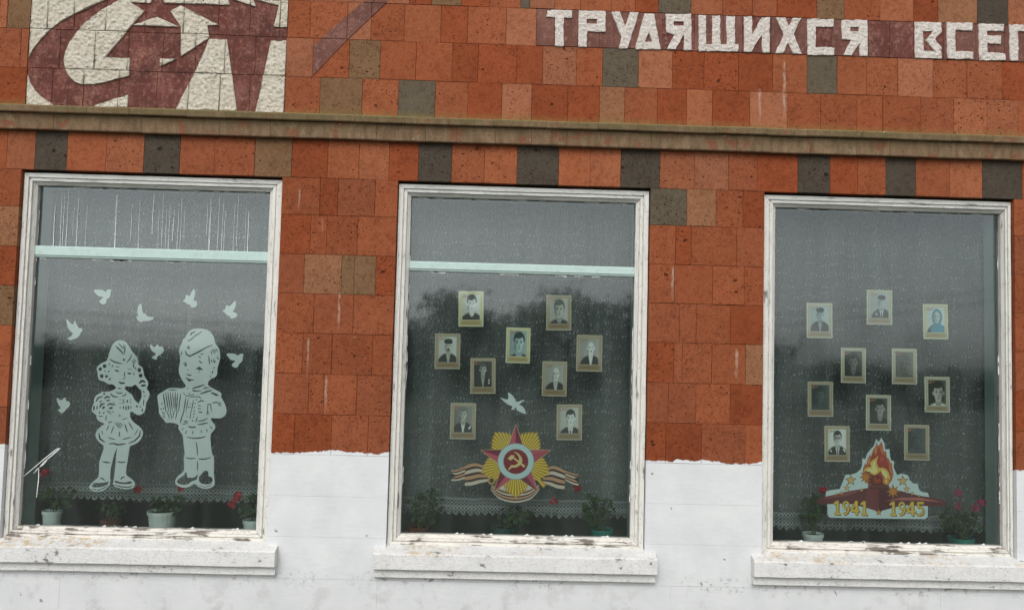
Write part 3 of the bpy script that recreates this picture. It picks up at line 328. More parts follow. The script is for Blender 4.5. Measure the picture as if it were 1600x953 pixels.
def m_tulle(hem=False):
    N = NT('lace hem' if hem else 'tulle curtain'); P = N.pos(); X, Y, Z = N.xyz(P)
    if hem:
        s = 2*math.pi/.046
        a = N.math('SINE', N.math('MULTIPLY', N.math('ADD', X, Z), s)); b = N.math('SINE', N.math('MULTIPLY', N.math('SUBTRACT', X, Z), s))
        d = N.math('MULTIPLY', a, b)
        ring = N.ramp(N.math('ABSOLUTE', d), .30, .08)
        dots = N.ramp(d, .72, .9)
        row = N.ramp(N.math('SINE', N.math('MULTIPLY', Z, 2*math.pi/.06)), -.2, .5)
        al = N.math('ADD', .18, N.math('MULTIPLY', N.math('MAXIMUM', ring, N.math('MULTIPLY', dots, .8)), N.math('ADD', .42, N.math('MULTIPLY', row, .35))))
    else:
        wav = N.math('MULTIPLY', N.math('SINE', N.math('MULTIPLY', X, 2*math.pi/.19)), .009)
        wav = N.math('ADD', wav, N.math('MULTIPLY', N.math('SUBTRACT', N.noise(P, 3., 2), .5), .03))
        zz = N.math('FRACT', N.math('MULTIPLY', N.math('ADD', Z, wav), 1/.071))
        band = N.ramp(N.math('ABSOLUTE', N.math('SUBTRACT', zz, .5)), .13, .05)
        # wavy chains of small loops
        rw = N.math('FLOOR', N.math('MULTIPLY', N.math('ADD', Z, wav), 1/.071))
        dn = N.math('ADD', N.math('MULTIPLY', N.math('ADD', X, N.math('MULTIPLY', N.noise(P, 12, 2), .05)), 2*math.pi/.021), N.math('MULTIPLY', rw, 2.1))
        kn = N.math('MULTIPLY', N.ramp(N.math('SINE', dn), -.5, .9), N.ramp(N.noise(P, 33, 3, .6), .40, .60))
        knots = N.math('MULTIPLY', kn, band)
        # leaning threads between the rows
        sl = N.n('CombineXYZ', X=N.math('ADD', N.math('SUBTRACT', X, N.math('MULTIPLY', Z, .26)), N.math('MULTIPLY', rw, .037)), Y=0., Z=N.math('MULTIPLY', Z, .30)).outputs[0]
        stk = N.math('MULTIPLY', N.ramp(N.noise(sl, 105, 2, .5), .40, .66), N.math('SUBTRACT', 1., N.math('MULTIPLY', band, .6)))
        al = N.math('ADD', .135, N.math('ADD', N.math('MULTIPLY', knots, .42), N.math('MULTIPLY', stk, .20)))
        # soft pleats
        pl = N.ramp(N.noise(N.vmath('MULTIPLY', P, (1, 1, .03)), 11, 3), .50, .72)
        al = N.math('ADD', al, N.math('MULTIPLY', pl, .09))
    df = N.n('MixShader', i0=.35, i1=N.n('BsdfDiffuse', Color=(.80, .84, .83)).outputs[0], i2=N.n('BsdfTranslucent', Color=(.8, .84, .83)).outputs[0]).outputs[0]
    return N.done(N.n('MixShader', i0=al, i1=N.n('BsdfTransparent').outputs[0], i2=df).outputs[0])

def m_mortar():
    N = NT('mortar'); P = N.pos(); X, Y, Z = N.xyz(P)
    c = N.mix(N.ramp(N.noise(P, 9, 4), .4, .65), (.10, .038, .02), (.30, .105, .048))
    c = N.mix(N.math('LESS_THAN', Z, 1.262), c, (.69, .71, .73))
    return N.done(N.bsdf(c, .95))
RUNS = [(1.753, 3.36, 3.74, .011), (1.601, 3.33, 3.56, .009), (-1.19, 2.69, 2.86, .007), (-1.045, 2.57, 2.68, .005),
        (-.925, 1.98, 2.24, .008), (-1.10, 1.72, 1.96, .008), (-.985, 1.50, 1.74, .010), (1.08, 2.22, 2.45, .010), (1.475, 1.74, 1.96, .012)]
MAT = dict(
    stone=m_stone(), stone_edge=m_stone(True), plaster=m_plaster(), mortar=m_mortar(), cornice=m_cornice(),
    maroon=m_rock('maroon stone', (.150, .048, .038), (.095, .036, .030), (.33, .155, .12), 32, wear=.85),
    purple=m_rock('purple stone', (.185, .078, .058), (.135, .058, .046), (.31, .16, .13), 32, wear=.6),
    white_rock=m_rock('rough white stone', (.70, .64, .52), (.78, .73, .63), (.50, .44, .32), 50, 1., .012),
    letter=m_rock('white painted letter stone', (.72, .66, .60), (.78, .73, .68), (.56, .47, .41), 50, 1., .010),
    frame_v=m_paint('frame paint, upright', (.76, .75, .70), (.34, .30, .26), (1, 1, .08), .595, .3),
    frame_h=m_paint('frame paint, level', (.74, .75, .72), (.34, .33, .30), (.08, 1, 1), .62, .35),
    frame_b=m_paint('frame paint, weathered', (.80, .77, .70), (.28, .24, .20), (.10, 1, 1), .54, .4),
    sill=m_paint('sill paint', (.74, .74, .73), (.36, .33, .29), (.45, 1, 1), .595, .3, True),
    teal=m_paint('pale teal paint', (.52, .68, .64), (.62, .66, .64), (.2, 1, .2), .70, .2),
    glass=m_glass(), tulle=m_tulle(), hem=m_tulle(True), printed=m_print(),
    paper=m_flat('white cut paper', (.86, .90, .89), .7, .03, 8),
    flake=m_flat('dried white paint', (.75, .78, .78), .8, .1),
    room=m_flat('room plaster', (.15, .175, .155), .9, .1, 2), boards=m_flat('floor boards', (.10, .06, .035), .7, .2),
    pot_white=m_flat('white plastic pot', (.72, .76, .74), .45, .05), pot_teal=m_flat('teal plastic pot', (.02, .21, .17), .4, .1),
    pot_green=m_flat('dark green plastic pot', (.015, .07, .055), .4, .1), pot_clay=m_flat('clay pot', (.14, .04, .025), .8, .2),
    soil=m_flat('potting soil', (.03, .02, .013), .95, .3), leaf=m_flat('geranium leaf', (.040, .085, .022), .55, .5, 30, .3, .25),
    stem=m_flat('plant stem', (.07, .10, .03), .7, .2), red=m_flat('red petal', (.68, .02, .04), .6, .3, 60, .2, .25), pink=m_flat('pink petal', (.62, .04, .17), .6, .3, 60, .2, .25),
    ground=m_flat('worn asphalt and grass', (.13, .135, .11), .95, .35, 1.2), bark=m_flat('bark', (.07, .05, .04), .9, .3), foliage=m_flat('tree foliage', (.05, .075, .025), .7, .4, 3, .2, .2),
    wire=m_flat('cable sheath', (.02, .02, .02), .6, .1))

# ------------------------------------------------------------------ levels of the facade
OPEN = [(-2.850, -1.295), (-.598, .937), (1.637, 3.182)]
INNER = [(-2.785, -1.383), (-.523, .861), (1.727, 3.140)]
ZT, ZB = 2.918, .735          # window opening
GT, GB = 2.838, .797          # glass
ROWZ = {'R0': (4.009, 4.25), 'R1': (3.776, 4.009), 'R2': (3.536, 3.776), 'R3': (3.26, 3.536), 'L0': (2.918, 3.17), 'L1': (2.693, 2.918), 'L2': (2.455, 2.693),
        'L3': (2.219, 2.455), 'L4': (1.982, 2.219), 'L5': (1.740, 1.982), 'L6': (1.501, 1.740), 'L7': (1.262, 1.501), 'L8': (1.021, 1.262), 'L9': (.783, 1.021), 'L10': (.540, .783), 'L11': (.30, .540)}
XL, XR, ZTOP = -4.4, 4.7, 4.95
ORANGE = [(.285, .076, .029), (.305, .089, .036), (.32, .113, .056), (.262, .060, .020), (.29, .082, .034), (.31, .099, .044)]
BROWN, DARK, TAN, GREY = (.185, .098, .047), (.070, .053, .038), (.265, .115, .055), (.112, .085, .056)
special = {}   # (row, x range centre) -> colour
def col_of(row, a, b):
    c = (a+b)/2
    for (rw, x), q in SPEC.items():
        if rw == row and abs(c-x) < .055: return q
    base = random.choice(ORANGE)
    if row[0] == 'L' and row != 'L0':
        base = random.choice(ORANGE[:1]+ORANGE[3:5]+[(.31, .085, .033)]); base = tuple(v*.92 for v in base)
    k = random.uniform(.87, 1.05); return tuple(v*k for v in base)
SPEC = {('R0', -0.339): BROWN, ('R0', 0.145): GREY, ('R0', 1.066): GREY, ('R0', 2.035): BROWN, ('R0', 2.834): TAN, ('R0', 3.056): DARK, ('R1', -2.922): BROWN, ('R2', -0.825): BROWN, ('R2', 0.737): GREY, ('R2', 1.985): GREY, ('R3', -0.961): BROWN, ('R3', -0.503): GREY, ('R3', 0.690): TAN, ('L0', -2.680): DARK, ('L0', -2.021): DARK, ('L0', -1.354): BROWN, ('L0', -0.378): DARK, ('L0', 0.244): DARK, ('L0', 0.869): DARK, ('L0', 1.940): DARK, ('L0', 2.475): DARK, ('L0', 3.109): DARK, ('L3', -1.030): TAN, ('L3', -0.778): BROWN, ('L3', -0.881): BROWN, ('L1', 1.046): GREY, ('L1', 1.249): TAN, ('L5', 1.584): TAN, ('L2', -2.930): TAN, ('L4', -2.912): BROWN}

bld = empty('stone_building', (.15, .1, 0))
tag(bld, 'red tuff stone building with whitewashed lower wall, three large windows and carved slogan', 'building')
# masonry core behind the facing stones, with the three openings left free
core = []
xs = [XL]+[v for a, b in OPEN for v in (a-.003, b+.003)]+[XR]
for i in range(0, len(xs), 2): core.append(box_vf(xs[i], xs[i+1], .008, .27, ZB-.06, ZT+.004))
core.append(box_vf(XL, XR, .008, .27, ZT+.004, ZTOP)); core.append(box_vf(XL, XR, .008, .27, -.02, ZB-.06))
wall = put('wall', mesh('wall', *merge(core)), MAT['mortar'], bld)
NST = 0; EXTRA = []; EXTRA_W = []; EXT = {}
def lay(row, a, b, zr=None, color=None, j=.0022):
    """one facing stone"""
    global NST
    z0, z1 = zr or ROWZ[row]
    c = color or col_of(row, a, b)
    pl_ = row in ('L8', 'L9', 'L10', 'L11'); g = .0004 if pl_ else .0010
    y0 = random.uniform(-.002, .002) if row not in ('L8', 'L9', 'L10', 'L11') else random.uniform(-.0008, .0008)
    cx, cz = (a+b)/2, (z0+z1)/2; e_ = EXT.get(row, (a, b)); EXT[row] = (min(a, e_[0]), max(b, e_[1]))
    v, f = stone_vf(a+g-cx, b-g-cx, y0, .06, z0+g-cz, z1-g-cz, .0007 if pl_ else .0015, .0003 if pl_ else .0012)
    o = put('stone', mesh('stone', v, f), MAT['plaster'] if pl_ else MAT['stone_edge'] if row == 'L7' else MAT['stone'], wall, (cx, 0, cz)); o.color = (*c, 1); NST += 1
    return o
RW = DATA['ROW']
for k in ('R0', 'R2b', 'R3b', 'L0', 'R1a', 'R1b', 'R2a', 'R3a'):
    q = RW[k]
    for a, b in zip(q, q[1:]): lay(k[:2], a, b)
for pi in (0, 1):
    a0, b0 = OPEN[pi][1], OPEN[pi+1][0]
    for rw, js in DATA['PIER'][pi].items():
        q = [a0]+js+[b0]
        for a, b in zip(q, q[1:]): lay(rw, a, b)
    for rw, sh in (('L8', .0), ('L9', .1), ('L10', .04)):
        q = [a0, b0]
        for a, b in zip(q, q[1:]): lay(rw, a, b)
for rw in ('L1', 'L2', 'L3', 'L4', 'L5', 'L6', 'L7', 'L8', 'L9', 'L10'):
    lay(rw, -3.06-random.uniform(0, .08), OPEN[0][0]); lay(rw, OPEN[2][1], 3.38+random.uniform(0, .06))
for a, b in OPEN:                                     # course under each sill
    q = [a, b]
    for u, v_ in zip(q, q[1:]): lay('L10', u, v_, (.540, .70))
q = [XL+.02]
while q[-1] < XR-.5: q.append(q[-1]+random.uniform(1.3, 1.9))
q[-1] = XR-.02
for a, b in zip(q, q[1:]):
    lay('L11', a, b)
# stones beyond the picture: one joined mass
def far_row(z0, z1, a, b):
    x = a
    while x < b-.02:
        e = min(b, x+random.uniform(.16, .24))
        if b-e < .08: e = b
        (EXTRA if z0 > 1.2 else EXTRA_W).append(stone_vf(x+.002, e-.002, random.uniform(-.002, .002), .06, z0+.002, z1-.002, .003)); x = e
for rw, (z0, z1) in ROWZ.items():
    if rw == 'L11': continue
    left, right = EXT.get(rw, (-3.0, 3.2))
    if rw == 'R0': left = DATA['RELIEF_X'][0]
    far_row(z0, z1, XL, left)
    if rw == 'R1': right = DATA['BAND_J'][-1]
    far_row(z0, z1, right, XR)
far_row(4.25, 4.49, XL, XR); far_row(4.49, 4.73, XL, XR); far_row(4.73, 4.95, XL, XR); 
put('footing', mesh('footing', *stone_vf(XL, XR, -.001, .06, -.02, .299)), MAT['plaster'], wall)
ex = put('stones', mesh('stones', *merge(EXTRA)), MAT['stone'], wall); ex.color = (*ORANGE[1], 1); tag(ex, kind='stuff')
tag(put('painted_stones', mesh('painted_stones', *merge(EXTRA_W)), MAT['plaster'], wall), kind='stuff')

# ------------------------------------------------------------------ cornice
cor = put('cornice', mesh('cornice', *box_vf(XL, XR, -.03, .006, 3.165, 3.285)), MAT['cornice'], bld)
def prism(prof, x0, x1):
    n = len(prof); v = [(x0, y, z) for y, z in prof]+[(x1, y, z) for y, z in prof]
    f = [tuple(range(n-1, -1, -1)), tuple(range(n, 2*n))]+[(i, (i+1) % n, n+(i+1) % n, n+i) for i in range(n)]
    return v, f
CAP = [(.004, 3.248), (-.080, 3.246), (-.085, 3.251), (-.086, 3.284), (-.082, 3.289), (.004, 3.307)]
BAND = [(.004, 3.153), (-.040, 3.151), (-.044, 3.156), (-.046, 3.19), (-.050, 3.215), (-.058, 3.244), (.004, 3.244)]
for prof, st, nm in ((CAP, .27, 'cornice_cap_stone'), (BAND, .25, 'cornice_band_stone')):
    x = XL
    while x < XR:
        e = min(XR, x+st*random.uniform(.75, 1.25)); dy, dz = random.uniform(-.002, .002), random.uniform(-.0015, .0015)
        cx = (x+e)/2
        v, f = prism([(y+dy if y < 0 else y, z+dz) for y, z in prof], x+.0008-cx, e-.0008-cx)
        put(nm, mesh(nm, v, f), MAT['cornice'], cor, (cx, 0, 0)); x = e

# ------------------------------------------------------------------ carved relief panel and slogan
def rough(polys_in, rect, holes=(), step=.011, y0=-.005, amp=.006, sc=38):
    """raised, hand-chiselled patch: union of polygons inside rect, minus holes"""
    x0, x1, z0, z1 = rect; rp = [(x0, z0), (x1, z0), (x1, z1), (x0, z1)]
    near = [p for p in polys_in if min(q[0] for q in p) < x1 and max(q[0] for q in p) > x0 and min(q[1] for q in p) < z1 and max(q[1] for q in p) > z0]
    if not near: return None
    gx, gz = np.meshgrid(np.arange(x0+step*.5, x1, step), np.arange(z0+step*.5, z1, step))
    g = np.stack([gx.ravel(), gz.ravel()], 1); rs = np.random.RandomState(int(abs(x0*1000)+abs(z0*777)) % 99991); g = g+rs.uniform(-.003, .003, g.shape)
    ins = lambda c: np.any([inside(c, p) for p in near], axis=0) & inside(c, rp) & ~(np.any([inside(c, h) for h in holes], axis=0) if holes else np.zeros(len(c), bool))
    g = g[ins(g)]
    v, f, c = cdt(near+list(holes)+[rp], [tuple(q) for q in g])
    f = f[ins(c)]
    if len(f) < 2: return None
    used = np.unique(f); mp = {int(o): i for i, o in enumerate(used)}
    cnt = {}
    for t in f:
        for i in range(3):
            e = (int(t[i]), int(t[(i+1) % 3])); cnt[e] = 1
    bd = [e for e in cnt if (e[1], e[0]) not in cnt]; bv = {i for e in bd for i in e}
    V = []
    for o in used:
        x, z = v[o]
        n = noise.noise(Vector((x*sc, z*sc*1.3, 3.1)))+.5*noise.noise(Vector((x*sc*2.3, z*sc*2.3, 9.)))
        V.append((x, y0-amp*n*(.35 if int(o) in bv else 1), z))
    F = []
    for t in f:
        a, b, d = (mp[int(q)] for q in t)
        ar = (V[b][0]-V[a][0])*(V[d][2]-V[a][2])-(V[d][0]-V[a][0])*(V[b][2]-V[a][2])
        F.append((a, b, d) if ar > 0 else (a, d, b))
    sk = {}
    for i in bv: sk[i] = len(V); V.append((v[i][0], .004, v[i][1]))
    for a, b in bd: F.append((mp[a], sk[a], sk[b], mp[b]))
    return V, F
def loose(V, F):
    par = list(range(len(V)))
    def fd(i):
        while par[i] != i: par[i] = par[par[i]]; i = par[i]
        return i
    for f in F:
        for i in f[1:]: par[fd(i)] = fd(f[0])
    gr = {}
    for f in F: gr.setdefault(fd(f[0]), []).append(f)
    for fs in gr.values():
        us = sorted({i for f in fs for i in f}); mp = {o: i for i, o in enumerate(us)}
        yield [V[i] for i in us], [tuple(mp[i] for i in f) for f in fs]
rx0, rx1 = DATA['RELIEF_X']
rel = put('relief_panel', mesh('relief_panel', *box_vf(rx0+.002, rx1-.002, .0045, .0075, 3.262, 4.248)), MAT['mortar'], bld)
WH = [smoothpoly(p) if len(p) > 14 else p for p in DATA['RELIEF_WHITE']]
WH = [p for p in DATA['RELIEF_WHITE']]
for rw in ('R0', 'R1', 'R2', 'R3'):
    q = [rx0]+DATA['RELIEF_J'][rw]+[rx1]; z0, z1 = ROWZ[rw]
    for a, b in zip(q, q[1:]):
        cx, cz = (a+b)/2, (z0+z1)/2; y0 = random.uniform(-.0015, .0005)
        v, f = stone_vf(a+.0015-cx, b-.0015-cx, y0, .05, z0+.0015-cz, z1-.0015-cz, .002)
        put('relief_stone', mesh('relief_stone', v, f), MAT['maroon'], rel, (cx, 0, cz))
        r = rough(WH, (a+.0022, b-.0022, z0+.0022, z1-.0022), step=.008, y0=-.009, amp=.011, sc=52)
        if r:
            for V, F in loose(*r): put('chiselled_stone', mesh('chiselled_stone', [(x-cx, y, z-cz) for x, y, z in V], F, True), MAT['white_rock'], rel, (cx, 0, cz))
# diagonal purple inlay
for k, poly in enumerate((DATA['DIAG'], DATA['DIAG2'])):
    for rw in ('R0', 'R1', 'R2'):
        z0, z1 = ROWZ[rw]; js = [-3]+(DATA['ROW']['R1b'] if rw == 'R1' else DATA['ROW']['R2b'] if rw == 'R2' else DATA['ROW']['R0'])+[9]
        for a, b in zip(js, js[1:]):
            r = rough([poly], (a+.002, b-.002, z0+.002, z1-.002), step=.05, y0=-.0042, amp=.0004)
            if r: put('inlay_stone', mesh('inlay_stone', *r), MAT['purple'], wall)
bj = DATA['BAND_J']; z0, z1 = ROWZ['R1']
band = put('slogan_band', mesh('slogan_band', *box_vf(bj[0]+.002, bj[-1]-.002, .0045, .0075, z0+.002, z1-.002)), MAT['mortar'], bld)
for a, b in zip(bj, bj[1:]):
    cx, cz = (a+b)/2, (z0+z1)/2
    v, f = stone_vf(a+.001-cx, b-.001-cx, random.uniform(-.002, .0), .05, z0+.003-cz, z1-.003-cz, .002)
    put('band_stone', mesh('band_stone', v, f), random.choice([MAT['maroon'], MAT['purple'], MAT['purple']]), band, (cx, 0, cz))
for poly, hole in DATA['LETTERS']:
    # ragged chisel-cut outline
    rp = []
    for i in range(len(poly)):
        a, b = Vector(poly[i]), Vector(poly[(i+1) % len(poly)]); n = max(1, int((b-a).length/.02))
        for k in range(n):
            p = a.lerp(b, k/n); rp.append((p.x+random.uniform(-.0022, .0022), p.y+random.uniform(-.0022, .0022)))
    xs_ = [p[0] for p in rp]
    r = rough([rp], (min(xs_)-.01, max(xs_)+.01, z0-.004, z1+.004), [hole] if hole else (), step=.007, y0=-.009, amp=.008, sc=60)
    cx = sum(xs_)/len(xs_); V, F = r
    put('letter', mesh('letter', [(x-cx, y, z-3.9) for x, y, z in V], F, True), MAT['letter'], band, (cx, 0, 3.9))

# ------------------------------------------------------------------ windows
PROF = [(0, .11), (0, .033), (.006, .030), (.38, .033), (.42, .046), (.47, .046), (.50, .038), (.70, .041), (.74, .054), (1.0, .072), (1.0, .118)]
def frame_member(side, o, i, wob):
    """one mitred length of moulding; o / i = outer and inner rectangle (x0,x1,z0,z1)"""
    n = 26; V, F = [], []
    for k in range(n+1):
        s = k/n
        for t, y in PROF:
            x0 = o[0]+(i[0]-o[0])*t; x1 = o[1]+(i[1]-o[1])*t; z0 = o[2]+(i[2]-o[2])*t; z1 = o[3]+(i[3]-o[3])*t
            e = .0009
            if side == 'L': p = (x0, y, (z0+e)*(1-s)+(z1-e)*s)
            elif side == 'R': p = (x1, y, (z0+e)*(1-s)+(z1-e)*s)
            elif side == 'T': p = ((x0+e)*(1-s)+(x1-e)*s, y, z1)
            else: p = ((x0+e)*(1-s)+(x1-e)*s, y, z0)
            d = noise.noise(Vector((p[0]*6+t*3, p[2]*6, wob)))*.0018+noise.noise(Vector((p[0]*40+t*9, p[2]*40, wob)))*.0008
            V.append((p[0]+d, p[1]+d*.6, p[2]+d))
    m = len(PROF); flip = side in ('R', 'B')
    for k in range(n):
        for j in range(m-1):
            a = k*m+j; q = (a, a+1, a+m+1, a+m); F.append(q if flip else q[::-1])
    return V, F
def sheet(x0, x1, z0, z1, y): return [(x0, y, z0), (x1, y, z0), (x1, y, z1), (x0, y, z1)], [(0, 1, 2, 3)]
def strip_marks(specs, y):
    """flat smears of dried paint on the pane: list of 2-D polygons"""
    parts = []
    for p in specs:
        v, f, c = cdt([p]); f = f[inside(c, p)]
        parts.append(([(a, y, b) for a, b in v], [tuple(int(i) for i in t) for t in f]))
    return merge(parts)
TRANS = [(2.399, 2.470), (2.380, 2.440), None]
for wi in range(3):
    (ox0, ox1), (ix0, ix1) = OPEN[wi], INNER[wi]
    # the deep box the glass sits in is the window's own body
    lx0, lx1, lz0, lz1 = ix0-.012, ix1+.012, GB-.03, GT+.012
    body = merge([box_vf(lx0-.02, lx0, .119, .27, lz0, lz1), box_vf(lx1, lx1+.02, .119, .27, lz0, lz1), box_vf(lx0-.02, lx1+.02, .119, .27, lz1, lz1+.02), box_vf(lx0-.02, lx1+.02, .119, .27, lz0-.05, lz0-.03)])
    win = put('window', mesh('window', *body), MAT['teal'], bld)
    outer = (ox0+.004, ox1-.004, ZB, ZT-.014); inner = (ix0, ix1, GB, GT)
    for s, nm, mt in (('L', 'frame_stile', 'frame_v'), ('R', 'frame_stile', 'frame_v'), ('T', 'frame_head', 'frame_h'), ('B', 'frame_bottom_rail', 'frame_b')):
        put(nm, mesh(nm, *frame_member(s, outer, inner, wi*7.3+ord(s)), smooth=False), MAT[mt], win)
    zs = [(GB-.01, GT+.01)] if TRANS[wi] is None else [(GB-.01, TRANS[wi][0]+.008), (TRANS[wi][1]-.008, GT+.01)]
    panes = []
    for a, b in zs: panes.append(put('pane', mesh('pane', *box_vf(ix0-.01, ix1+.01, .100, .104, a, b)), MAT['glass'], win))
    if TRANS[wi]:
        a, b = TRANS[wi]; sl = .008
        bar = [(.098, a), (.086, a+.004), (.084, a+.012), (.078, a+.016), (.078, b-.006), (.082, b), (.098, b+.001), (.16, b), (.16, a)]
        v, f = prism(bar, ix0-.008, ix1+.008); put('transom', mesh('transom', v, f), MAT['teal'], win)
    # masonry sill in two tiers
    sx0, sx1 = ox0-.064, ox1+.064
    up_ = [(.06, .740), (.052, .752), (-.058, .712), (-.066, .704), (-.068, .622), (-.064, .619), (.05, .619)]
    n = 40
    def wavy(prof, x0, x1, amp):
        V, F = [], []; m = len(prof)
        for k in range(n+1):
            x = x0+(x1-x0)*k/n
            for j, (y, z) in enumerate(prof):
                d = noise.noise(Vector((x*9, j*5.1, wi*3.)))*amp
                V.append((x, y+d, z+noise.noise(Vector((x*7, j*2.3, 4+wi)))*amp))
        for k in range(n):
            for j in range(m):
                a = k*m+j; b = k*m+(j+1) % m; F.append((a, b, b+m, a+m))
        F.append(tuple(range(m))[::-1]); F.append(tuple(range(n*m, n*m+m))); return V, F
    put('sill', mesh('sill', *wavy(up_, sx0, sx1, .0025)), MAT['sill'], win)
    lo_ = [(.05, .6195), (-.028, .6195), (-.034, .612), (-.036, .569), (-.033, .566), (.05, .566)]
    put('sill_ledge', mesh('sill_ledge', *wavy(lo_, sx0+.004, sx1-.004, .002)), MAT['sill'], win)
    # dried paint smears left on the panes along the frame edges
    sm = []
    for k in range(16):
        x = random.uniform(ix0+.02, ix1-.1); ln = random.uniform(.03, .13); z = (GT if k % 3 else (TRANS[wi][0] if TRANS[wi] else GT))+.0
        top = [(x+ln*i/6, z) for i in range(7)]; bot = [(x+ln*i/6, z-random.uniform(.002, .012)) for i in range(6, -1, -1)]
        sm.append(top+bot)
    for k in range(14):
        z = random.uniform(GB+.1, GT-.2); ln = random.uniform(.04, .2); x = ix0 if k % 2 else ix1; s = 1 if k % 2 else -1
        sm.append([(x, z+ln*i/5) for i in range(6)]+[(x+s*random.uniform(.001, .007), z+ln*i/5) for i in range(5, -1, -1)])
    for k in range(10):
        x = random.uniform(ix0+.05, ix1-.05); sm.append([(x-.012, GB), (x+.02, GB), (x+.012, GB+random.uniform(.004, .012)), (x, GB+.004)])
    if wi == 0:
        for x in DATA['DRIPX']:
            zt = GT-random.uniform(.005, .13); zb_ = TRANS[0][1]+(0 if random.random() < .7 else random.uniform(.02, .1)); wd = random.uniform(.0018, .0042); m_ = 9; dx = 0
            cl = []
            for i_ in range(m_+1):
                dx += random.uniform(-.0012, .0012); cl.append((x+dx, zt+(zb_-zt)*i_/m_, wd*(.45+.55*i_/m_)*random.uniform(.6, 1.2)))
            sm.append([(a-h/2, z) for a, z, h in cl]+[(a+h/2, z) for a, z, h in cl[::-1]])
        for ln in DATA['CRACK']: sm.append(stroke(ln, .0055, True))
    tag(put('paint_smears', mesh('paint_smears', *strip_marks(sm, .0985)), MAT['flake'], win), kind='stuff')
    # board inside that the flower pots stand on
    put('inner_sill_board', mesh('inner_sill_board', *box_vf(ix0-.03, ix1+.03, .12, .40, .690, .715)), MAT['frame_b'], win)
# the room behind
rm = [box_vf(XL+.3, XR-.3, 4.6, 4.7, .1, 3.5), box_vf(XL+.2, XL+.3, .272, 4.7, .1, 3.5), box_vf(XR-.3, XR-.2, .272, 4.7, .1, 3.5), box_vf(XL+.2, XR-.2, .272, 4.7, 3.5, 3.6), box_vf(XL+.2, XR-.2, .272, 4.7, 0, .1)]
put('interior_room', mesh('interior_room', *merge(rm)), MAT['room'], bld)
# ------------------------------------------------------------------ flat paper things stuck inside the panes
SY = .108
def flat_mesh(name, V2, F, y=0.):
    return mesh(name, [(a, y, b) for a, b in V2], F)
def tri_front(v, f):
    out = []
    for t in f:
        a, b, c = (int(q) for q in t)
        ar = (v[b][0]-v[a][0])*(v[c][1]-v[a][1])-(v[c][0]-v[a][0])*(v[b][1]-v[a][1])
        out.append((a, b, c) if ar > 0 else (a, c, b))
    return out
def cut_paper(name, outline, holes):
    v, f, c = cdt([outline]+holes); k = inside(c, outline)
    for h in holes: k &= ~inside(c, h)
    return flat_mesh(name, [tuple(q) for q in v], tri_front(v, f[k]))
def figure(name, d, label):
    hs = [h for h in d['holes']]+[stroke(p, w*1.35) for p, w in d['strokes']]+[(star(c, r*1.25) if r > .008 and i == 0 else disc(c, r, 9)) for i, (c, r) in enumerate(d['dots'])]
    o = put(name, cut_paper(name, smoothpoly(d['out']), hs), MAT['paper'], loc=(d['o'][0], SY, d['o'][1]))
    return tag(o, label, 'paper cutout')
figure('paper_girl', DATA['GIRL'], 'white paper cutout of a girl in cap and skirt holding a bouquet')
figure('paper_boy', DATA['BOY'], 'white paper cutout of a boy in cap and boots playing an accordion')
DL = ['white paper dove in left window, topmost left one, above the girl', 'white paper dove in left window, at far left beside the frame, wings raised', 'white paper dove in left window, in the centre with one wing straight up',
      'white paper dove in left window, flying left directly above the boy', 'white paper dove in left window, upper right one by the frame, flying left', 'white paper dove in left window, between the heads of girl and boy',
      'white paper dove in left window, right of the boy\'s head, flying right', 'small white paper dove at far left of left window, left of the bouquet', 'white paper crane above the red star order in the middle window']
for (c, p), lb in zip(DATA['DOVES'], DL):
    o = put('paper_crane' if 'crane' in lb else 'paper_dove', cut_paper('paper_dove', smoothpoly(p), []), MAT['paper'], loc=(c[0], SY, c[1]))
    tag(o, lb, 'paper bird', None if 'crane' in lb else 'paper doves in the left window')

def colour_mesh(name, v, f, cols):
    """flat print: one colour per face"""
    me = flat_mesh(name, [tuple(q) for q in v], tri_front(v, f))
    at = me.color_attributes.new('Col', 'FLOAT_COLOR', 'CORNER')
    a = np.ones((len(f)*3, 4), np.float32); a[:, :3] = np.repeat(np.array(cols), 3, 0); at.data.foreach_set('color', a.ravel())
    return me
def layered(name, layers, fr, y=0.):
    """layers: (polygon in drawing units, y down, sRGB colour) painted in order; fr maps drawing units to metres"""
    T = lambda p: [(q[0]*fr[2]-q[1]*fr[4], q[0]*fr[3]-q[1]*fr[5]) for q in p]
    L = [(T(p), lin(c)) for p, c in layers]
    v, f, c = cdt([p for p, _ in L]); top = np.full(len(f), -1)
    for i, (p, _) in enumerate(L): top[inside(c, p)] = i
    k = top >= 0
    return colour_mesh(name, v, f[k], [L[i][1] for i in top[k]])

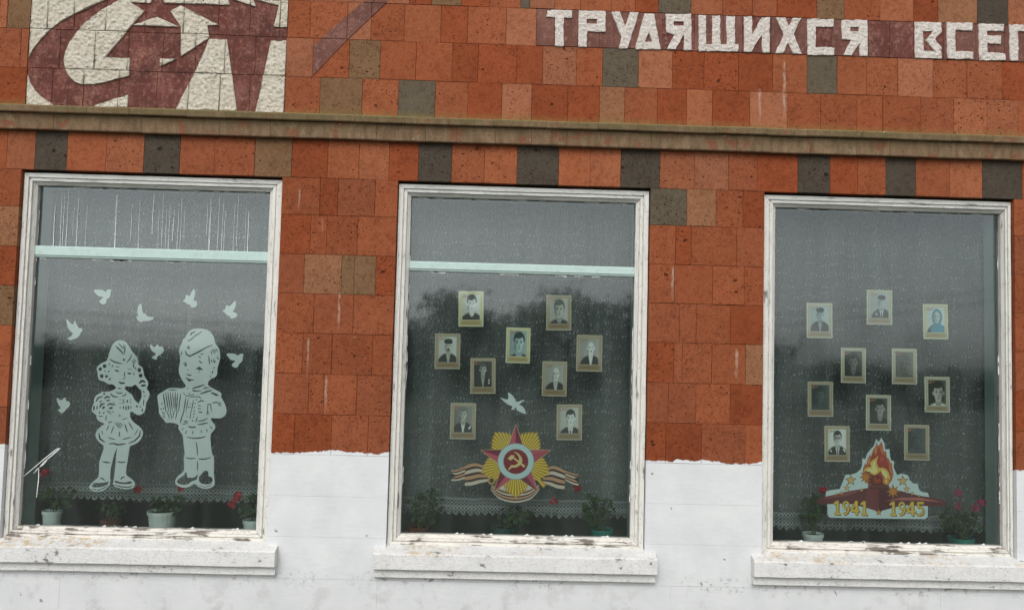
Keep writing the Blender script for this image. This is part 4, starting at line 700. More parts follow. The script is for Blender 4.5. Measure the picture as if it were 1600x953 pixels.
# --- the star order over striped ribbons, drawn about the star's centre
OC = (777, 445); sh = lambda p: [(x-OC[0], y-OC[1]) for x, y in p]
def ribbon(top, bot, n=7, c1=(226, 180, 150), c2=(84, 62, 54)):
    out = []
    def samp(c, k=14):
        q = []; 
        for i in range(k+1):
            t = i/k*(len(c)-1); j = min(int(t), len(c)-2); u = t-j
            p0, p1, p2, p3 = c[max(j-1, 0)], c[j], c[j+1], c[min(j+2, len(c)-1)]
            q.append(tuple(.5*((2*p1[d])+(-p0[d]+p2[d])*u+(2*p0[d]-5*p1[d]+4*p2[d]-p3[d])*u*u+(-p0[d]+3*p1[d]-3*p2[d]+p3[d])*u**3) for d in (0, 1)))
        return q
    A, B = samp(top), samp(bot)
    for i in range(n):
        a, b = (i-(.14 if i % 2 == 0 and i else 0))/n, (i+1+(.14 if i % 2 == 0 and i < n-1 else 0))/n
        mixp = lambda s: [(p[0]+(q[0]-p[0])*s, p[1]+(q[1]-p[1])*s) for p, q in zip(A, B)]
        out.append((mixp(a)+mixp(b)[::-1], c2 if i % 2 else ((222, 164, 128), (236, 216, 196))[(i//2) % 2]))
    return out
LY = []
for t, b in (([(40, 545), (110, 538), (195, 500)], [(40, 665), (110, 665), (195, 640)]), ([(195, 500), (260, 472), (340, 468), (460, 520)], [(195, 722), (280, 716), (370, 690), (480, 668)]),
             ([(1345, 550), (1420, 578), (1495, 592)], [(1345, 660), (1420, 700), (1495, 722)]), ([(1090, 560), (1180, 498), (1260, 510), (1345, 552)], [(1090, 690), (1180, 722), (1250, 750), (1335, 758)])):
    LY += ribbon(sh(t), sh(b))
LY += [(sh([(36, 575), (36, 640), (105, 605)]), (45, 55, 52)), (sh([(1500, 620), (1500, 690), (1430, 640)]), (45, 55, 52))]
LY += [(sh([(540, 700), (620, 690), (930, 690), (1010, 700), (960, 760), (770, 790), (580, 760)]), (225, 230, 228))]
LY += ribbon(sh([(505, 705), (620, 765), (770, 785), (920, 765), (1040, 705)]), sh([(488, 760), (590, 872), (775, 915), (950, 872), (1048, 760)]), 7)
for k, th in enumerate((126, 54, 198, 342, 270)):
    for j in range(-5, 6):
        a = R(th+j*5.6); ln = 418-abs(j)*20; wd = R(2.9)
        tip = lambda s, l: (l*math.cos(a+s), -l*math.sin(a+s))
        LY.append(([tip(-wd, 150), tip(-wd, ln-22), tip(0, ln), tip(wd, ln-22), tip(wd, 150)], (206, 158, 46)))
        LY.append(([tip(-wd*.55, 150), tip(-wd*.5, ln-26), tip(wd*.15, ln-8), tip(wd*.3, 150)], (255, 226, 92)))
for k in range(5):
    a = R(90+72*k); a1, a2 = a+R(36), a-R(36); P_ = lambda r, t: (r*math.cos(t), -r*math.sin(t))
    LY.append(([P_(432, a), P_(178, a1), (0, 0), P_(178, a2)], (225, 190, 140)))
    LY.append(([P_(420, a), P_(166, a1), (0, 0)], (214, 96, 116) if k in (0, 1, 2) else (206, 88, 106)))
    LY.append(([P_(420, a), P_(166, a2), (0, 0)], (136, 40, 66) if k != 4 else (196, 82, 100)))
    LY.append(([P_(400, a), P_(40, a+.25), P_(40, a-.25)], (168, 56, 84)))
LY += [(disc((0, 0), 210, 48), (150, 172, 172)), (disc((0, 0), 202, 48), (214, 236, 236)), (disc((0, 0), 146, 40), (172, 184, 180)), (disc((0, 0), 140, 40), (150, 34, 50))]
gold = (246, 214, 150)
LY += [(smoothpoly(sh([(740, 328), (800, 345), (845, 395), (854, 440), (832, 482), (790, 510), (745, 517), (712, 502), (725, 482), (760, 490), (800, 468), (816, 435), (810, 390), (782, 355)])), gold),
       (sh([(722, 492), (735, 508), (705, 540), (690, 538), (692, 525)]), gold), (sh([(738, 402), (752, 392), (886, 494), (870, 516)]), gold), (sh([(682, 410), (725, 370), (768, 376), (742, 400), (748, 412), (714, 434)]), gold)]
LY += [(disc((500-OC[0], 662-OC[1]), 44, 16), (214, 172, 96)), (disc((500-OC[0], 662-OC[1]), 26, 14), (90, 66, 50)), (sh([(985, 618), (1040, 636), (1128, 702), (1092, 748), (1058, 705)]), (226, 166, 62)), (sh([(1000, 632), (1040, 650), (1100, 715), (1090, 735), (1058, 700)]), (244, 200, 96))]
fr = DATA['ORDER_F']
o = put('star_order_sticker', layered('star_order_sticker', LY, fr), MAT['printed'], loc=(fr[0], SY, fr[1]))
tag(o, 'printed red and gold star order with striped ribbons in the middle window', 'sticker')

# --- the eternal flame print
FC = (690, 500); sf = lambda p: [(x-FC[0], y-FC[1]) for x, y in p]
FL = [(sf([(225, 640), (232, 600), (270, 590), (350, 580), (370, 530), (390, 480), (400, 455), (440, 455), (495, 440), (530, 410), (545, 370), (545, 310), (570, 322), (590, 270), (620, 230), (650, 200), (668, 140), (690, 172), (712, 130), (740, 180), (745, 238), (785, 230), (788, 290), (800, 332), (825, 335), (820, 390), (850, 460), (890, 445), (945, 460), (960, 500), (990, 532), (1030, 535), (1045, 590), (1075, 608), (1120, 615), (1133, 650), (1122, 730), (1120, 810), (1112, 832), (1092, 843), (690, 838), (270, 830), (248, 820), (242, 795), (240, 705)]), (226, 240, 240)),
      (sf([(130, 700), (170, 660), (300, 630), (420, 600), (595, 572), (780, 572), (930, 610), (1050, 640), (1150, 655), (1275, 680), (1270, 727), (1120, 730), (900, 722), (690, 778), (560, 738), (420, 706), (240, 712)]), (112, 48, 50)),
      (sf([(170, 662), (300, 632), (420, 604), (560, 582), (420, 640), (240, 665)]), (150, 74, 70)), (sf([(690, 585), (690, 775), (560, 736), (590, 580)]), (132, 58, 58)), (sf([(690, 585), (690, 775), (800, 745), (780, 575)]), (98, 36, 42)),
      (sf([(740, 686), (900, 655), (1050, 655), (1255, 695), (1050, 682), (850, 678)]), (196, 112, 104)),
      (sf([(548, 455), (552, 400), (572, 350), (578, 375), (592, 320), (612, 275), (620, 300), (640, 240), (662, 205), (672, 170), (684, 205), (700, 190), (714, 160), (728, 205), (734, 250), (756, 250), (760, 300), (780, 318), (796, 355), (806, 350), (812, 410), (820, 450), (806, 505), (772, 548), (600, 548), (566, 500)]), (206, 112, 66)),
      (sf([(566, 440), (580, 380), (600, 345), (606, 372), (622, 310), (648, 255), (656, 285), (676, 232), (694, 215), (704, 250), (722, 225), (732, 285), (750, 292), (764, 335), (786, 372), (798, 440), (782, 500), (700, 470), (610, 500)]), (176, 74, 48)),
      (sf([(640, 330), (655, 270), (672, 300), (690, 240), (700, 290), (718, 268), (722, 320), (742, 330), (770, 390), (782, 450), (740, 425), (700, 370), (670, 400)]), (190, 58, 46)),
      (sf([(655, 240), (668, 200), (676, 250), (664, 290)]), (236, 150, 92)), (sf([(716, 200), (728, 240), (722, 290), (710, 250)]), (232, 140, 86)), (sf([(596, 330), (614, 290), (612, 340), (590, 390)]), (236, 150, 84)), (sf([(778, 330), (796, 390), (800, 460), (784, 420)]), (226, 126, 74)),
      (smoothpoly(sf([(552, 440), (568, 402), (600, 385), (624, 390), (610, 350), (640, 325), (664, 312), (692, 282), (672, 335), (676, 370), (694, 400), (722, 392), (752, 404), (778, 432), (794, 500), (758, 507), (732, 470), (716, 450), (706, 420), (690, 440), (655, 462), (620, 446), (606, 420), (580, 412)])), (248, 204, 98)),
      (smoothpoly(sf([(572, 425), (602, 402), (630, 405), (640, 350), (662, 332), (656, 375), (684, 430), (650, 450), (622, 432)])), (254, 238, 160)), (smoothpoly(sf([(712, 412), (750, 420), (772, 470), (752, 494), (736, 462), (722, 448)])), (254, 238, 160)), (smoothpoly(sf([(702, 300), (730, 296), (740, 325), (716, 345), (698, 330)])), (214, 84, 70)),
      (smoothpoly(sf([(600, 475), (630, 458), (650, 470), (690, 460), (716, 482), (735, 505), (780, 512), (770, 548), (600, 548)])), (122, 46, 32)), (sf([(640, 500), (660, 470), (676, 505), (700, 480), (712, 520), (660, 530)]), (186, 78, 40)), (smoothpoly(sf([(722, 492), (785, 478), (777, 546), (732, 540)])), (228, 152, 60)), (sf([(742, 520), (760, 480), (768, 530)]), (252, 214, 110)),
      (sf([(598, 545), (778, 545), (782, 562), (770, 578), (604, 578), (594, 562)]), (98, 38, 40)), (sf([(594, 556), (782, 556), (782, 562), (594, 562)]), (160, 84, 72))]
for c, r, n, col in (((445, 505), 48, 5, (232, 196, 120)), ((900, 510), 48, 5, (232, 196, 120)), ((410, 572), 30, 5, (232, 196, 120)), ((935, 580), 30, 5, (232, 196, 120)), ((365, 615), 19, 5, (236, 200, 120)), ((985, 620), 19, 5, (236, 200, 120)), ((320, 625), 13, 5, (236, 200, 120)), ((1045, 640), 12, 5, (236, 200, 120)), ((540, 590), 17, 5, (236, 210, 120)), ((575, 478), 55, 8, (226, 138, 56)), ((815, 602), 60, 8, (226, 146, 60)), ((690, 785), 30, 5, (226, 170, 90))):
    c = (c[0]-FC[0], c[1]-FC[1]); FL.append((star(c, r*1.12, n, .45, -90), (150, 100, 44))); FL.append((star(c, r*.86, n, .42, -90), col))
def digit(ch, x, y, w, h):
    S = lambda pts: [(x+a*w, y+b*h) for a, b in pts]
    t = .20*w
    if ch == '1': return [S([(.40, .02), (.66, .0), (.66, .88), (.86, .88), (.86, 1), (.18, 1), (.18, .88), (.40, .88), (.40, .22), (.12, .28), (.12, .16)])]
    if ch == '4': return [S([(.52, .0), (.78, .0), (.78, .60), (.98, .60), (.98, .76), (.78, .76), (.78, 1), (.52, 1), (.52, .76), (.02, .76), (.02, .62)]), ]
    if ch == '5': return [S([(.16, .0), (.88, .0), (.88, .15), (.38, .15), (.37, .36), (.20, .42)]), stroke(S([(.20, .40), (.45, .34), (.72, .40), (.82, .60), (.74, .84), (.45, .93), (.10, .88)]), t, False)]
    if ch == '9': return [stroke(S([(.74, .28), (.66, .12), (.48, .07), (.28, .12), (.18, .30), (.28, .50), (.48, .55), (.68, .48), (.78, .30), (.76, .60), (.60, .84), (.22, .96)]), t, False)]
def number(txt, x0, y0, cw, h, dy):
    out = []
    for k, ch in enumerate(txt):
        x, y = x0+k*cw, y0+k*dy; w = cw*1.02
        for (ox, oy, col) in ((7, 7, (128, 84, 30)), (-4, -4, (168, 118, 44)), (0, 0, (244, 206, 92))):
            for p in digit(ch, x+ox, y+oy, w, h): out.append((p, col))
        if ch == '4': out.append(([(x+.50*w, y+.26*h), (x+.50*w, y+.60*h), (x+.22*w, y+.60*h)], (150, 100, 60)))
    return out
FL += number('1941', 288-FC[0], 682-FC[1], 78, 124, 1.5); FL += number('1945', 776-FC[0], 690-FC[1], 79, 124, 1.5)
fr = DATA['FLAME_F']
o = put('eternal_flame_sticker', layered('eternal_flame_sticker', FL, fr), MAT['printed'], loc=(fr[0], SY, fr[1]))
tag(o, 'printed eternal flame cutout with years 1941 and 1945 in the right window', 'sticker')

# --- portrait cards: a small print painted by function on a fine grid
GX, GZ = 52, 72
uu, vv = np.meshgrid((np.arange(GX)+.0)/(GX-1), (np.arange(GZ)+.0)/(GZ-1))      # v runs downwards
def ss(x, a, b): t = np.clip((x-a)/(b-a), 0, 1); return t*t*(3-2*t)
def ell(cx, cy, rx, ry, soft=.25): d = np.sqrt(((uu-cx)/rx)**2+((vv-cy)/ry)**2); return 1-ss(d, 1-soft, 1+soft*.4)
def portrait(k, a):
    rs = np.random.RandomState(k+5)
    I = np.full(uu.shape, a.get('bg', .55)*.82); I = I+.12*(uu-.5)*a.get('tilt', 1)+.05*(rs.rand(*uu.shape)-.5)
    fx, fy, s = a.get('x', .5), a.get('y', .36)+.02, a.get('s', 1.)*1.24
    ft = a.get('face', .62)
    # shoulders and coat
    sh_ = ell(fx, fy+.52*s, .42*s, .34*s, .10); I = I*(1-sh_)+a.get('coat', .14)*sh_
    if a.get('shirt'):
        vmask = np.clip(1-np.abs(uu-fx)/(.105*s*np.clip((fy+.55*s-vv)/(.36*s), 0.02, 1)), 0, 1); vmask = ss(vmask, 0, .35)*ss(vv, fy+.15*s, fy+.2*s)*(1-ss(vv, fy+.5*s, fy+.56*s)); I = I*(1-vmask)+a['shirt']*vmask
        if a.get('tie'):
            tm = (np.abs(uu-fx) < .022)*ss(vv, fy+.20*s, fy+.24*s)*vmask; I = I*(1-tm)+.12*tm
    nk = ell(fx, fy+.17*s, .085*s, .12*s, .2); I = I*(1-nk)+ft*.72*nk
    hair = a.get('hair', 'short'); ht = a.get('ht', .12)
    if hair == 'short': hm = ell(fx, fy-.045*s, .158*s, .165*s, .15); I = I*(1-hm)+ht*hm
    if hair == 'scarf': hm = ell(fx, fy+.02*s, .20*s, .24*s, .12); I = I*(1-hm)+ht*hm
    er = np.maximum(ell(fx-.135*s, fy+.02*s, .025*s, .04*s), ell(fx+.135*s, fy+.02*s, .025*s, .04*s))
    if hair != 'scarf': I = I*(1-er)+ft*.8*er
    fm = np.maximum(ell(fx, fy, .122*s, .152*s, .14), ell(fx, fy+.06*s, .098*s, .125*s, .14)); lit = ft*(1+.28*a.get('side', 1)*(uu-fx)/.13/s*.6); I = I*(1-fm)+np.clip(lit, 0, 1)*fm
    d = lambda m, kk: I*(1-m*kk)
    for sg in (-1, 1):
        I = d(ell(fx+sg*.052*s, fy-.002*s, .034*s, .018*s, .5), .62); I = d(ell(fx+sg*.053*s, fy-.032*s, .042*s, .011*s, .5), .5)
    I = d(ell(fx+.012*s, fy+.045*s, .018*s, .04*s, .6), .25); I = d(ell(fx, fy+.070*s, .032*s, .012*s, .5), .4); I = d(ell(fx, fy+.108*s, .046*s, .012*s, .5), .55)
    I = d(ell(fx-.10*s*a.get('side', 1), fy+.05*s, .05*s, .13*s, .6), .3)
    if a.get('beard'): I = d(ell(fx, fy+.115*s, .085*s, .07*s, .5), .55); I = d(ell(fx, fy+.088*s, .055*s, .016*s, .4), .6)
    if a.get('mou'): I = d(ell(fx, fy+.088*s, .055*s, .016*s, .4), .6)
    if hair == 'short': hm = ell(fx-.02*s, fy-.125*s, .125*s, .062*s, .3); I = I*(1-hm)+ht*hm
    if hair == 'cap':
        hm = np.maximum(ell(fx, fy-.125*s, .165*s, .075*s, .12), ell(fx+.01*s, fy-.078*s, .15*s, .028*s, .2)); I = I*(1-hm)+ht*hm
    if hair == 'bald': I = d(ell(fx, fy-.14*s, .1*s, .03*s, .8), -.12)
    if a.get('glasses'):
        for sg in (-1, 1):
            rg = np.abs(np.sqrt(((uu-fx-sg*.052*s)/.042)**2+((vv-fy)/.034)**2)/s-1); I = d(1-ss(rg, .1, .35), .75)
    for mx, my in a.get('medals', ()): I = I*(1-ell(mx, my, .035, .03, .3)*.9)+.75*ell(mx, my, .035, .03, .3)*.9
    I = I+.04*(rs.rand(*uu.shape)-.5)
    gm = a.get('gain', 1.); I = np.clip(.40+(I-.38)*(1.35 if gm == 1. else 1.15), .015, 1); I = np.clip(a.get('floor', .03)+(I-.0)*gm, 0, 1)
    tint = np.array(a.get('tint', (1., .99, .90))); ph = I[..., None]*tint
    if hair == 'scarf' and a.get('blue'):
        bm = np.maximum(ell(fx, fy+.02*s, .20*s, .24*s, .12), ell(fx+.05, fy+.34*s, .33*s, .14*s, .2))*(1-fm); ph = ph*(1-bm[..., None])+np.array((.05, .27, .36))*bm[..., None]
    # the card round it
    cb = np.array(a.get('card', (.46, .41, .30))); W = .05*(rs.rand(GZ, 1)-.5)+.04*(rs.rand(*uu.shape)-.5)
    card = cb*(1+W[..., None])*(1-.22*ss(vv, .55, 1)*a.get('grad', 1))[..., None]
    card = card*(1-.18*((np.abs(uu-.085) < .012) | (np.abs(uu-.915) < .012))[..., None])
    cap = ((vv > .845) & (vv < .945) & (uu > .1) & (uu < .9)); card = np.where(cap[..., None], card*np.array((.80, .66, .50)), card)
    txt = cap & (np.abs(vv-.885) < .008) & (np.abs(uu-.5) < .26) & (rs.rand(*uu.shape) > .45); card = np.where(txt[..., None], card*.5, card)
    edge = (uu < .022) | (uu > .978) | (vv < .018) | (vv > .982); card = np.where(edge[..., None], np.minimum(cb*1.35, 1), card)
    pm = ((uu > .15) & (uu < .85) & (vv > .085) & (vv < .81))[..., None]
    # portrait fills the window of the card
    out = np.where(pm, ph, card)
    # little outlined star with a ribbon in the corner
    ang = np.arctan2(-(vv-.13)*1.4, uu-.20); rad = np.hypot((vv-.13)*1.4, uu-.20); rr = .052+.030*np.cos(5*(ang-math.pi/2)); ring = np.abs(rad-rr) < .016
    out = np.where(ring[..., None], np.array((.50, .22, .16)) if a.get('gain', 1) > .6 else np.array((.40, .36, .28)), out)
    rib = (np.abs((vv-.15)+.32*(uu-.30)-.015*np.sin(uu*40)) < .012) & (uu > .27) & (uu < .42); out = np.where(rib[..., None], np.array((.30, .18, .12)), out)
    return np.clip(out, 0, 1)
YEL, GRY, PAL = (.66, .60, .36), (.42, .35, .25), (.50, .46, .36)
CA = [dict(x=.53, y=.33, s=1.05, bg=.62, face=.80, coat=.10, ht=.05, card=YEL, label='portrait card of a young man with dark hair, top left in the middle window'),
      dict(x=.52, y=.38, s=1.15, bg=.50, face=.42, coat=.10, ht=.16, card=GRY, label='portrait card of a grey faced man, top right in the middle window'),
      dict(x=.53, y=.33, s=.85, bg=.60, face=.50, coat=.05, ht=.05, hair='cap', beard=1, shirt=.40, card=GRY, label='portrait card of a bearded man in a flat cap, leftmost in the middle window'),
      dict(x=.54, y=.40, s=1.25, bg=.45, face=.48, coat=.10, ht=.10, shirt=.5, tint=(.80, 1., .98), card=YEL, label='bluish portrait card of a large faced man at the centre of the middle window'),
      dict(x=.56, y=.33, s=.85, bg=.42, face=.78, coat=.05, hair='bald', mou=1, shirt=.62, card=GRY, label='portrait card of a white haired man, rightmost in the middle window'),
      dict(x=.50, y=.30, s=.78, bg=.10, face=.38, coat=.08, ht=.14, shirt=.35, medals=((.74, .62), (.74, .70)), card=GRY, label='dark portrait card of a man with open collar and medals, left of centre, middle window'),
      dict(x=.55, y=.34, s=.92, bg=.42, face=.55, coat=.07, hair='bald', shirt=.45, card=GRY, label='portrait card of a balding man in open jacket, right of centre, middle window'),
      dict(x=.50, y=.30, s=.85, bg=.28, face=.42, coat=.09, ht=.2, shirt=.70, medals=((.74, .70), (.78, .66)), card=GRY, label='portrait card of a man in white open shirt, lower left in the middle window'),
      dict(x=.55, y=.36, s=1.0, bg=.55, face=.72, coat=.04, ht=.05, shirt=.80, tie=1, card=GRY, label='sharp portrait card of a smiling man in dark jacket, lower right, middle window'),
      dict(x=.52, y=.30, s=.80, bg=.50, face=.34, coat=.05, ht=.05, hair='cap', shirt=.34, tint=(.85, 1, .98), card=PAL, label='portrait card of a man in a dark cap, top left in the right window'),
      dict(x=.58, y=.32, s=.80, bg=.48, face=.45, coat=.12, ht=.08, hair='cap', shirt=.75, tie=1, medals=((.38, .70),), tint=(.92, .98, 1), card=PAL, label='portrait card of a man in suit and tie, topmost in the right window'),
      dict(x=.56, y=.34, s=.85, bg=.62, face=.45, coat=.06, ht=.10, hair='scarf', blue=1, tint=(.92, 1, .96), card=(.60, .55, .36), label='colour portrait card of a woman in a blue scarf, top right in the right window'),
      dict(x=.50, y=.38, s=1.05, bg=.10, face=.26, coat=.05, ht=.04, gain=.75, card=PAL, label='very dark portrait card, left of the two below the top row, right window'),
      dict(x=.52, y=.42, s=1.15, bg=.22, face=.17, coat=.14, ht=.15, gain=.8, card=PAL, label='faded portrait card, right of the two below the top row, right window'),
      dict(x=.50, y=.36, s=1.0, bg=.09, face=.13, coat=.07, ht=.05, gain=.8, tint=(.8, 1, .95), card=GRY, label='almost black portrait card, leftmost in the third row, right window'),
      dict(x=.56, y=.36, s=1.05, bg=.10, face=.34, coat=.05, ht=.05, gain=.85, card=PAL, label='dark portrait card of a man, lower centre, directly above the flame in the right window'),
      dict(x=.55, y=.42, s=1.25, bg=.12, face=.40, coat=.60, ht=.07, side=-1, card=PAL, tint=(1, .96, .82), label='sepia portrait card of a man in white shirt, rightmost in the right window'),
      dict(x=.52, y=.32, s=.88, bg=.74, face=.52, coat=.07, ht=.06, shirt=.55, tie=1, glasses=1, medals=((.26, .70), (.76, .66), (.80, .70)), card=GRY, label='portrait card of a man with glasses and medals, left of the flame, right window'),
      dict(x=.50, y=.36, s=1.0, bg=.10, face=.10, coat=.09, ht=.09, gain=.8, tint=(.85, 1, .96), card=GRY, label='blank dark portrait card, right of the flame in the right window')]
for k, ((cx, cz, wd, ht, an), a) in enumerate(zip(DATA['CARDS'], CA)):
    V = [((u-.5)*wd, 0, (.5-v)*ht) for u, v in zip(uu.ravel(), vv.ravel())]
    F = [(r*GX+c, (r+1)*GX+c, (r+1)*GX+c+1, r*GX+c+1) for r in range(GZ-1) for c in range(GX-1)]
    me = mesh('portrait_card', V, F); at = me.color_attributes.new('Col', 'FLOAT_COLOR', 'POINT')
    im = np.ones((GZ*GX, 4), np.float32); im[:, :3] = np.clip(portrait(k, a)*1.3, 0, .92).reshape(-1, 3); at.data.foreach_set('color', im.ravel())
    o = put('portrait_card', me, MAT['printed'], loc=(cx, SY+.0006, cz), rot=(0, -an, 0))
    tag(o, a['label'], 'portrait card', 'portrait cards in the middle window' if k < 9 else 'portrait cards in the right window')

# ------------------------------------------------------------------ lace curtains
HEMZ = [.905, .860, .812]
CL = ['white lace curtain with zigzag hem behind the left window', 'white lace curtain with zigzag hem behind the middle window', 'white lace curtain with zigzag hem behind the right window']
for wi in range(3):
    x0, x1 = INNER[wi][0]-.10, INNER[wi][1]+.10; zb = HEMZ[wi]; zh = zb+.115; nx, nz = 150, 14
    fy = lambda x, z: .335+.012*math.sin(x*21+wi)+.007*math.sin(x*47+2*wi+z*.6)+.004*math.sin(x*90+z)
    V, F = [], []
    for i in range(nx+1):
        x = x0+(x1-x0)*i/nx
        for j in range(nz+1): z = zh+(3.02-zh)*j/nz; V.append((x, fy(x, z), z))
    for i in range(nx):
        for j in range(nz): a = i*(nz+1)+j; F.append((a, a+nz+1, a+nz+2, a+1))
    cur = put('lace_curtain', mesh('lace_curtain', V, F, True), MAT['tulle']); tag(cur, CL[wi], 'curtain', 'lace curtains behind the windows')
    V, F = [], []; n = 2*int((x1-x0)/.046)
    for i in range(n+1):
        x = x0+(x1-x0)*i/n; dz = .024 if i % 2 else 0
        V += [(x, fy(x, zh), zh), (x, fy(x, zh), zh-.05), (x, fy(x, zh), zb+dz)]
    for i in range(n):
        for j in (0, 1): a = i*3+j; F.append((a, a+1, a+4, a+3))
    put('lace_hem', mesh('lace_hem', V, F, True), MAT['hem'], cur)

# ------------------------------------------------------------------ flower pots on the inner sill boards
def lathe(prof, n=20):
    V, F = [], []; m = len(prof)
    for i in range(n):
        c, s = math.cos(2*math.pi*i/n), math.sin(2*math.pi*i/n)
        V += [(r*c, r*s, z) for r, z in prof]
    for i in range(n):
        k = (i+1) % n
        for j in range(m-1): F.append((i*m+j, k*m+j, k*m+j+1, i*m+j+1))
    return V, F
def leaf_vf(c, nrm, size, roll):
    """rounded, slightly cupped geranium leaf"""
    q = Vector(nrm).to_track_quat('Z', 'Y'); V = [Vector(c)]; n = 8
    for i in range(n):
        a = 2*math.pi*i/n+roll; r = size*(.85+.2*math.cos(3*a)) if i else size*.35
        V.append(Vector(c)+q @ Vector((r*math.cos(a), r*math.sin(a), size*.22)))
    return [tuple(v) for v in V], [(0, 1+i, 1+(i+1) % n) for i in range(n)]
def tube(p, q, r0, r1, n=5):
    p, q = Vector(p), Vector(q); u = (q-p).to_track_quat('Z', 'Y'); V = []
    for e, r in ((p, r0), (q, r1)):
        for i in range(n): V.append(tuple(e+u @ Vector((r*math.cos(2*math.pi*i/n), r*math.sin(2*math.pi*i/n), 0))))
    return V, [(i, (i+1) % n, n+(i+1) % n, n+i) for i in range(n)]
BOARD = .715
def potted(x, y, rr, ph, mat, crown, blooms, bloom_mat, label, seed):
    """crown: (dx, centre z, rx, rz, leaves); blooms: world (x, z)"""
    rd = random.Random(seed); e = empty('flower_pot', (x, y, BOARD)); tag(e, label, 'flower pot', 'potted geraniums on the inner window sills')
    pr = [(0, 0), (rr*.76, 0), (rr*.78, .004), (rr*.95, ph-.022), (rr*1.04, ph-.021), (rr*1.04, ph), (rr*.97, ph), (rr*.94, ph-.015)]
    put('pot', mesh('pot', *lathe(pr), smooth=False), MAT[mat], e, (x, y, BOARD))
    put('soil', mesh('soil', *lathe([(0, ph-.014), (rr*.93, ph-.016)])), MAT['soil'], e, (x, y, BOARD))
    dx, cz, rx, rz, nl = crown; LV, SV = [], []; base = Vector((0, 0, ph-.015)); cc = Vector((dx, 0, cz-BOARD))
    for k in range(nl):
        while True:
            d = Vector((rd.uniform(-1, 1), rd.uniform(-1, 1), rd.uniform(-1, 1)))
            if .35 < d.length < 1: break
        p = cc+Vector((d.x*rx, d.y*min(rx*.8, .07), d.z*rz))
        n = (Vector((d.x*.6, d.y*.6-.5, .55))+Vector((rd.uniform(-.5, .5), rd.uniform(-.5, .5), rd.uniform(-.3, .3)))).normalized()
        LV.append(leaf_vf(p, n, rd.uniform(.013, .027), rd.uniform(0, 6)))
        if k % 3 == 0: SV.append(tube(base.lerp(cc, .35), p, .0022, .0014))
    SV.append(tube(base, cc, .006, .004)); SV.append(tube(base+Vector((.012, 0, 0)), cc+Vector((rx*.4, 0, rz*.2)), .005, .003))
    for bx, bz in blooms: SV.append(tube(cc, (bx-x, -.02, bz-BOARD), .0022, .0016))
    put('stems', mesh('stems', *merge(SV)), MAT['stem'], e, (x, y, BOARD))
    put('foliage', mesh('foliage', *merge(LV)), MAT['leaf'], e, (x, y, BOARD))
    for bx, bz in blooms:
        FV = []
        for k in range(16):
            d = Vector((rd.uniform(-1, 1), rd.uniform(-1, 1), rd.uniform(-.8, .8))); d.normalize()
            FV.append(leaf_vf(d*rd.uniform(.012, .026), d, rd.uniform(.010, .017), rd.uniform(0, 6)))
        put('flower', mesh('flower', *merge(FV)), MAT[bloom_mat], e, (bx, y-.02, bz))
potted(-2.655, .20, .056, .152, 'pot_white', (.03, .945, .115, .075, 60), [(-2.707, 1.097)], 'red', 'white pot with dark leafy geranium at left end of the left window', 1)
potted(-2.31, .22, .060, .105, 'pot_clay', (.0, .885, .09, .05, 26), [(-2.144, 1.001)], 'red', 'small clay pot with thin geranium, between two white pots in left window', 2)
potted(-1.985, .19, .086, .166, 'pot_white', (.03, .915, .12, .075, 54), [(-1.865, 1.026)], 'red', 'large white pot with geranium in the middle of the left window', 3)
potted(-1.445, .21, .056, .120, 'pot_white', (-.01, .91, .085, .07, 36), [(-1.543, .964), (-1.568, .928), (-1.53, .985)], 'red', 'white pot with red geranium at right end of the left window', 4)
potted(-.43, .22, .07, .100, 'pot_clay', (.03, .935, .12, .11, 62), [], 'red', 'clay pot with tall leafy plant at left end of the middle window', 5)
potted(.10, .22, .075, .110, 'pot_green', (.06, .885, .11, .065, 46), [(.403, .986)], 'red', 'dark green pot with low plant under the star order, middle window', 6)
potted(.705, .20, .068, .112, 'pot_teal', (-.03, .935, .105, .115, 66), [(.545, 1.079)], 'red', 'green pot with bushy plant at right end of the middle window', 7)
potted(2.022, .20, .062, .112, 'pot_white', (.0, .955, .085, .115, 60), [(2.073, 1.093)], 'red', 'white pot with tall geranium at left end of the right window', 8)
potted(2.955, .20, .075, .105, 'pot_teal', (.0, .905, .14, .10, 80), [(2.93, 1.092), (3.075, 1.040), (2.929, 1.013), (3.03, 1.00)], 'pink', 'teal pot with bushy pink flowering geranium at right end of the right window', 9)

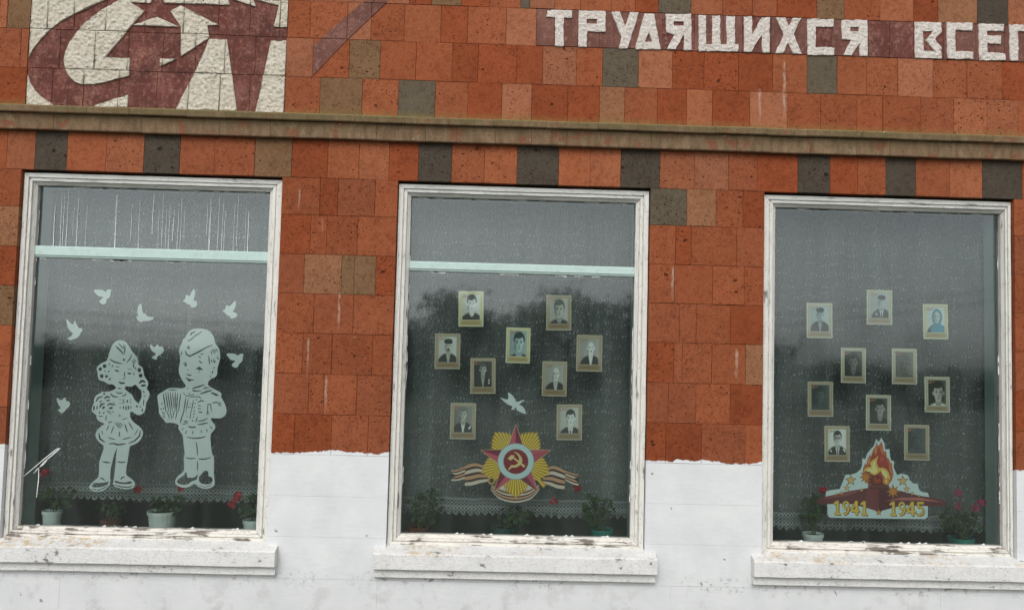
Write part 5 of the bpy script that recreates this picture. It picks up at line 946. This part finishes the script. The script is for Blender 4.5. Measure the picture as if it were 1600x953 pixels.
# ------------------------------------------------------------------ ground and what the panes mirror across the street
n = 24; V, F = [], []
for i in range(n+1):
    for j in range(n+1): V.append((-300+600*i/n, -300+600*j/n, -.002))
for i in range(n):
    for j in range(n): a = i*(n+1)+j; F.append((a, a+n+1, a+n+2, a+1))
tag(put('ground', mesh('ground', V, F), MAT['ground']), kind='structure')
def tree(x, y, h, rx, seed, label):
    rd = random.Random(seed); e = empty('street_tree', (x, y, 0)); tag(e, label, 'tree', 'trees across the street')
    T = [tube((0, 0, 0), (0, 0, h*.45), .16, .11, 8)]; L = []
    for k in range(9):
        a = rd.uniform(0, 6.28); T.append(tube((0, 0, h*rd.uniform(.2, .45)), (rx*.7*math.cos(a), rx*.7*math.sin(a), h*rd.uniform(.5, .9)), .06, .02, 5))
    clumps = [(Vector((rd.gauss(0, .42)*rx, rd.gauss(0, .42)*rx, h*rd.uniform(.12, .93)*(1-.25*rd.random()))), rd.uniform(.28, .5)*rx) for _ in range(30)]
    for c, r in clumps:
        for k in range(150):
            p = c+Vector((rd.gauss(0, .45), rd.gauss(0, .45), rd.gauss(0, .35)))*r; q = Vector((rd.uniform(-1, 1), rd.uniform(-1, 1), rd.uniform(-1, 1))).normalized()
            s = rd.uniform(.10, .2); u = q.orthogonal().normalized()*s; w_ = q.cross(u)
            L.append(([tuple(p-u), tuple(p+w_*.6), tuple(p+u), tuple(p-w_*.6)], [(0, 1, 2, 3)]))
    put('trunk', mesh('trunk', *merge(T)), MAT['bark'], e, (x, y, 0)); put('crown', mesh('crown', *merge(L)), MAT['foliage'], e, (x, y, 0))
ORD = ['first', 'second', 'third', 'fourth', 'fifth', 'sixth', 'seventh', 'eighth', 'ninth', 'tenth']
for k, (x, y, h, rx) in enumerate([(-19, -31, 1.6, 1.7), (-14.5, -30, 1.5, 1.7), (-9.5, -31, 1.9, 1.8), (-5, -32, 3.4, 2.6), (-1, -33, 4.4, 2.8), (3.4, -32, 5.2, 3.0), (7.2, -33, 4.4, 2.6), (11, -32, 3.0, 2.0), (15.5, -31, 1.7, 1.7), (20, -31, 1.5, 1.7)]):
    tree(x, y, h, rx, 40+k, ORD[k]+' tree from the left in the row across the street, mirrored in the panes')
def cable(pts, r, name, label):
    parts = [tube(a, b, r, r, 6) for a, b in zip(pts, pts[1:])]
    return tag(put(name, mesh(name, *merge(parts)), MAT['wire']), label, 'cable', 'overhead cables across the street')
def hang(dz): return [(-30+54*i/40, -26, 2.2+.0034*(-30+54*i/40+6)**2+dz) for i in range(41)]
cable(hang(0), .02, 'overhead_cable', 'lower of two dark cables mirrored as thin lines in the panes')
cable(hang(.42), .02, 'overhead_cable', 'upper of two dark cables mirrored as thin lines in the panes')
for x, lb in ((-30, 'wooden utility pole across the street, beyond the left of the facade'), (24, 'wooden utility pole across the street, beyond the right of the facade')):
    e = empty('utility_pole', (x, -26, 0)); tag(e, lb, 'utility pole', 'utility poles across the street')
    put('shaft', mesh('shaft', *tube((0, 0, 0), (0, 0, 6.2), .13, .09, 10)), MAT['bark'], e, (x, -26, 0)); put('crossarm', mesh('crossarm', *box_vf(-.5, .5, -.05, .05, 5.5, 5.6)), MAT['bark'], e, (x, -26, 0))
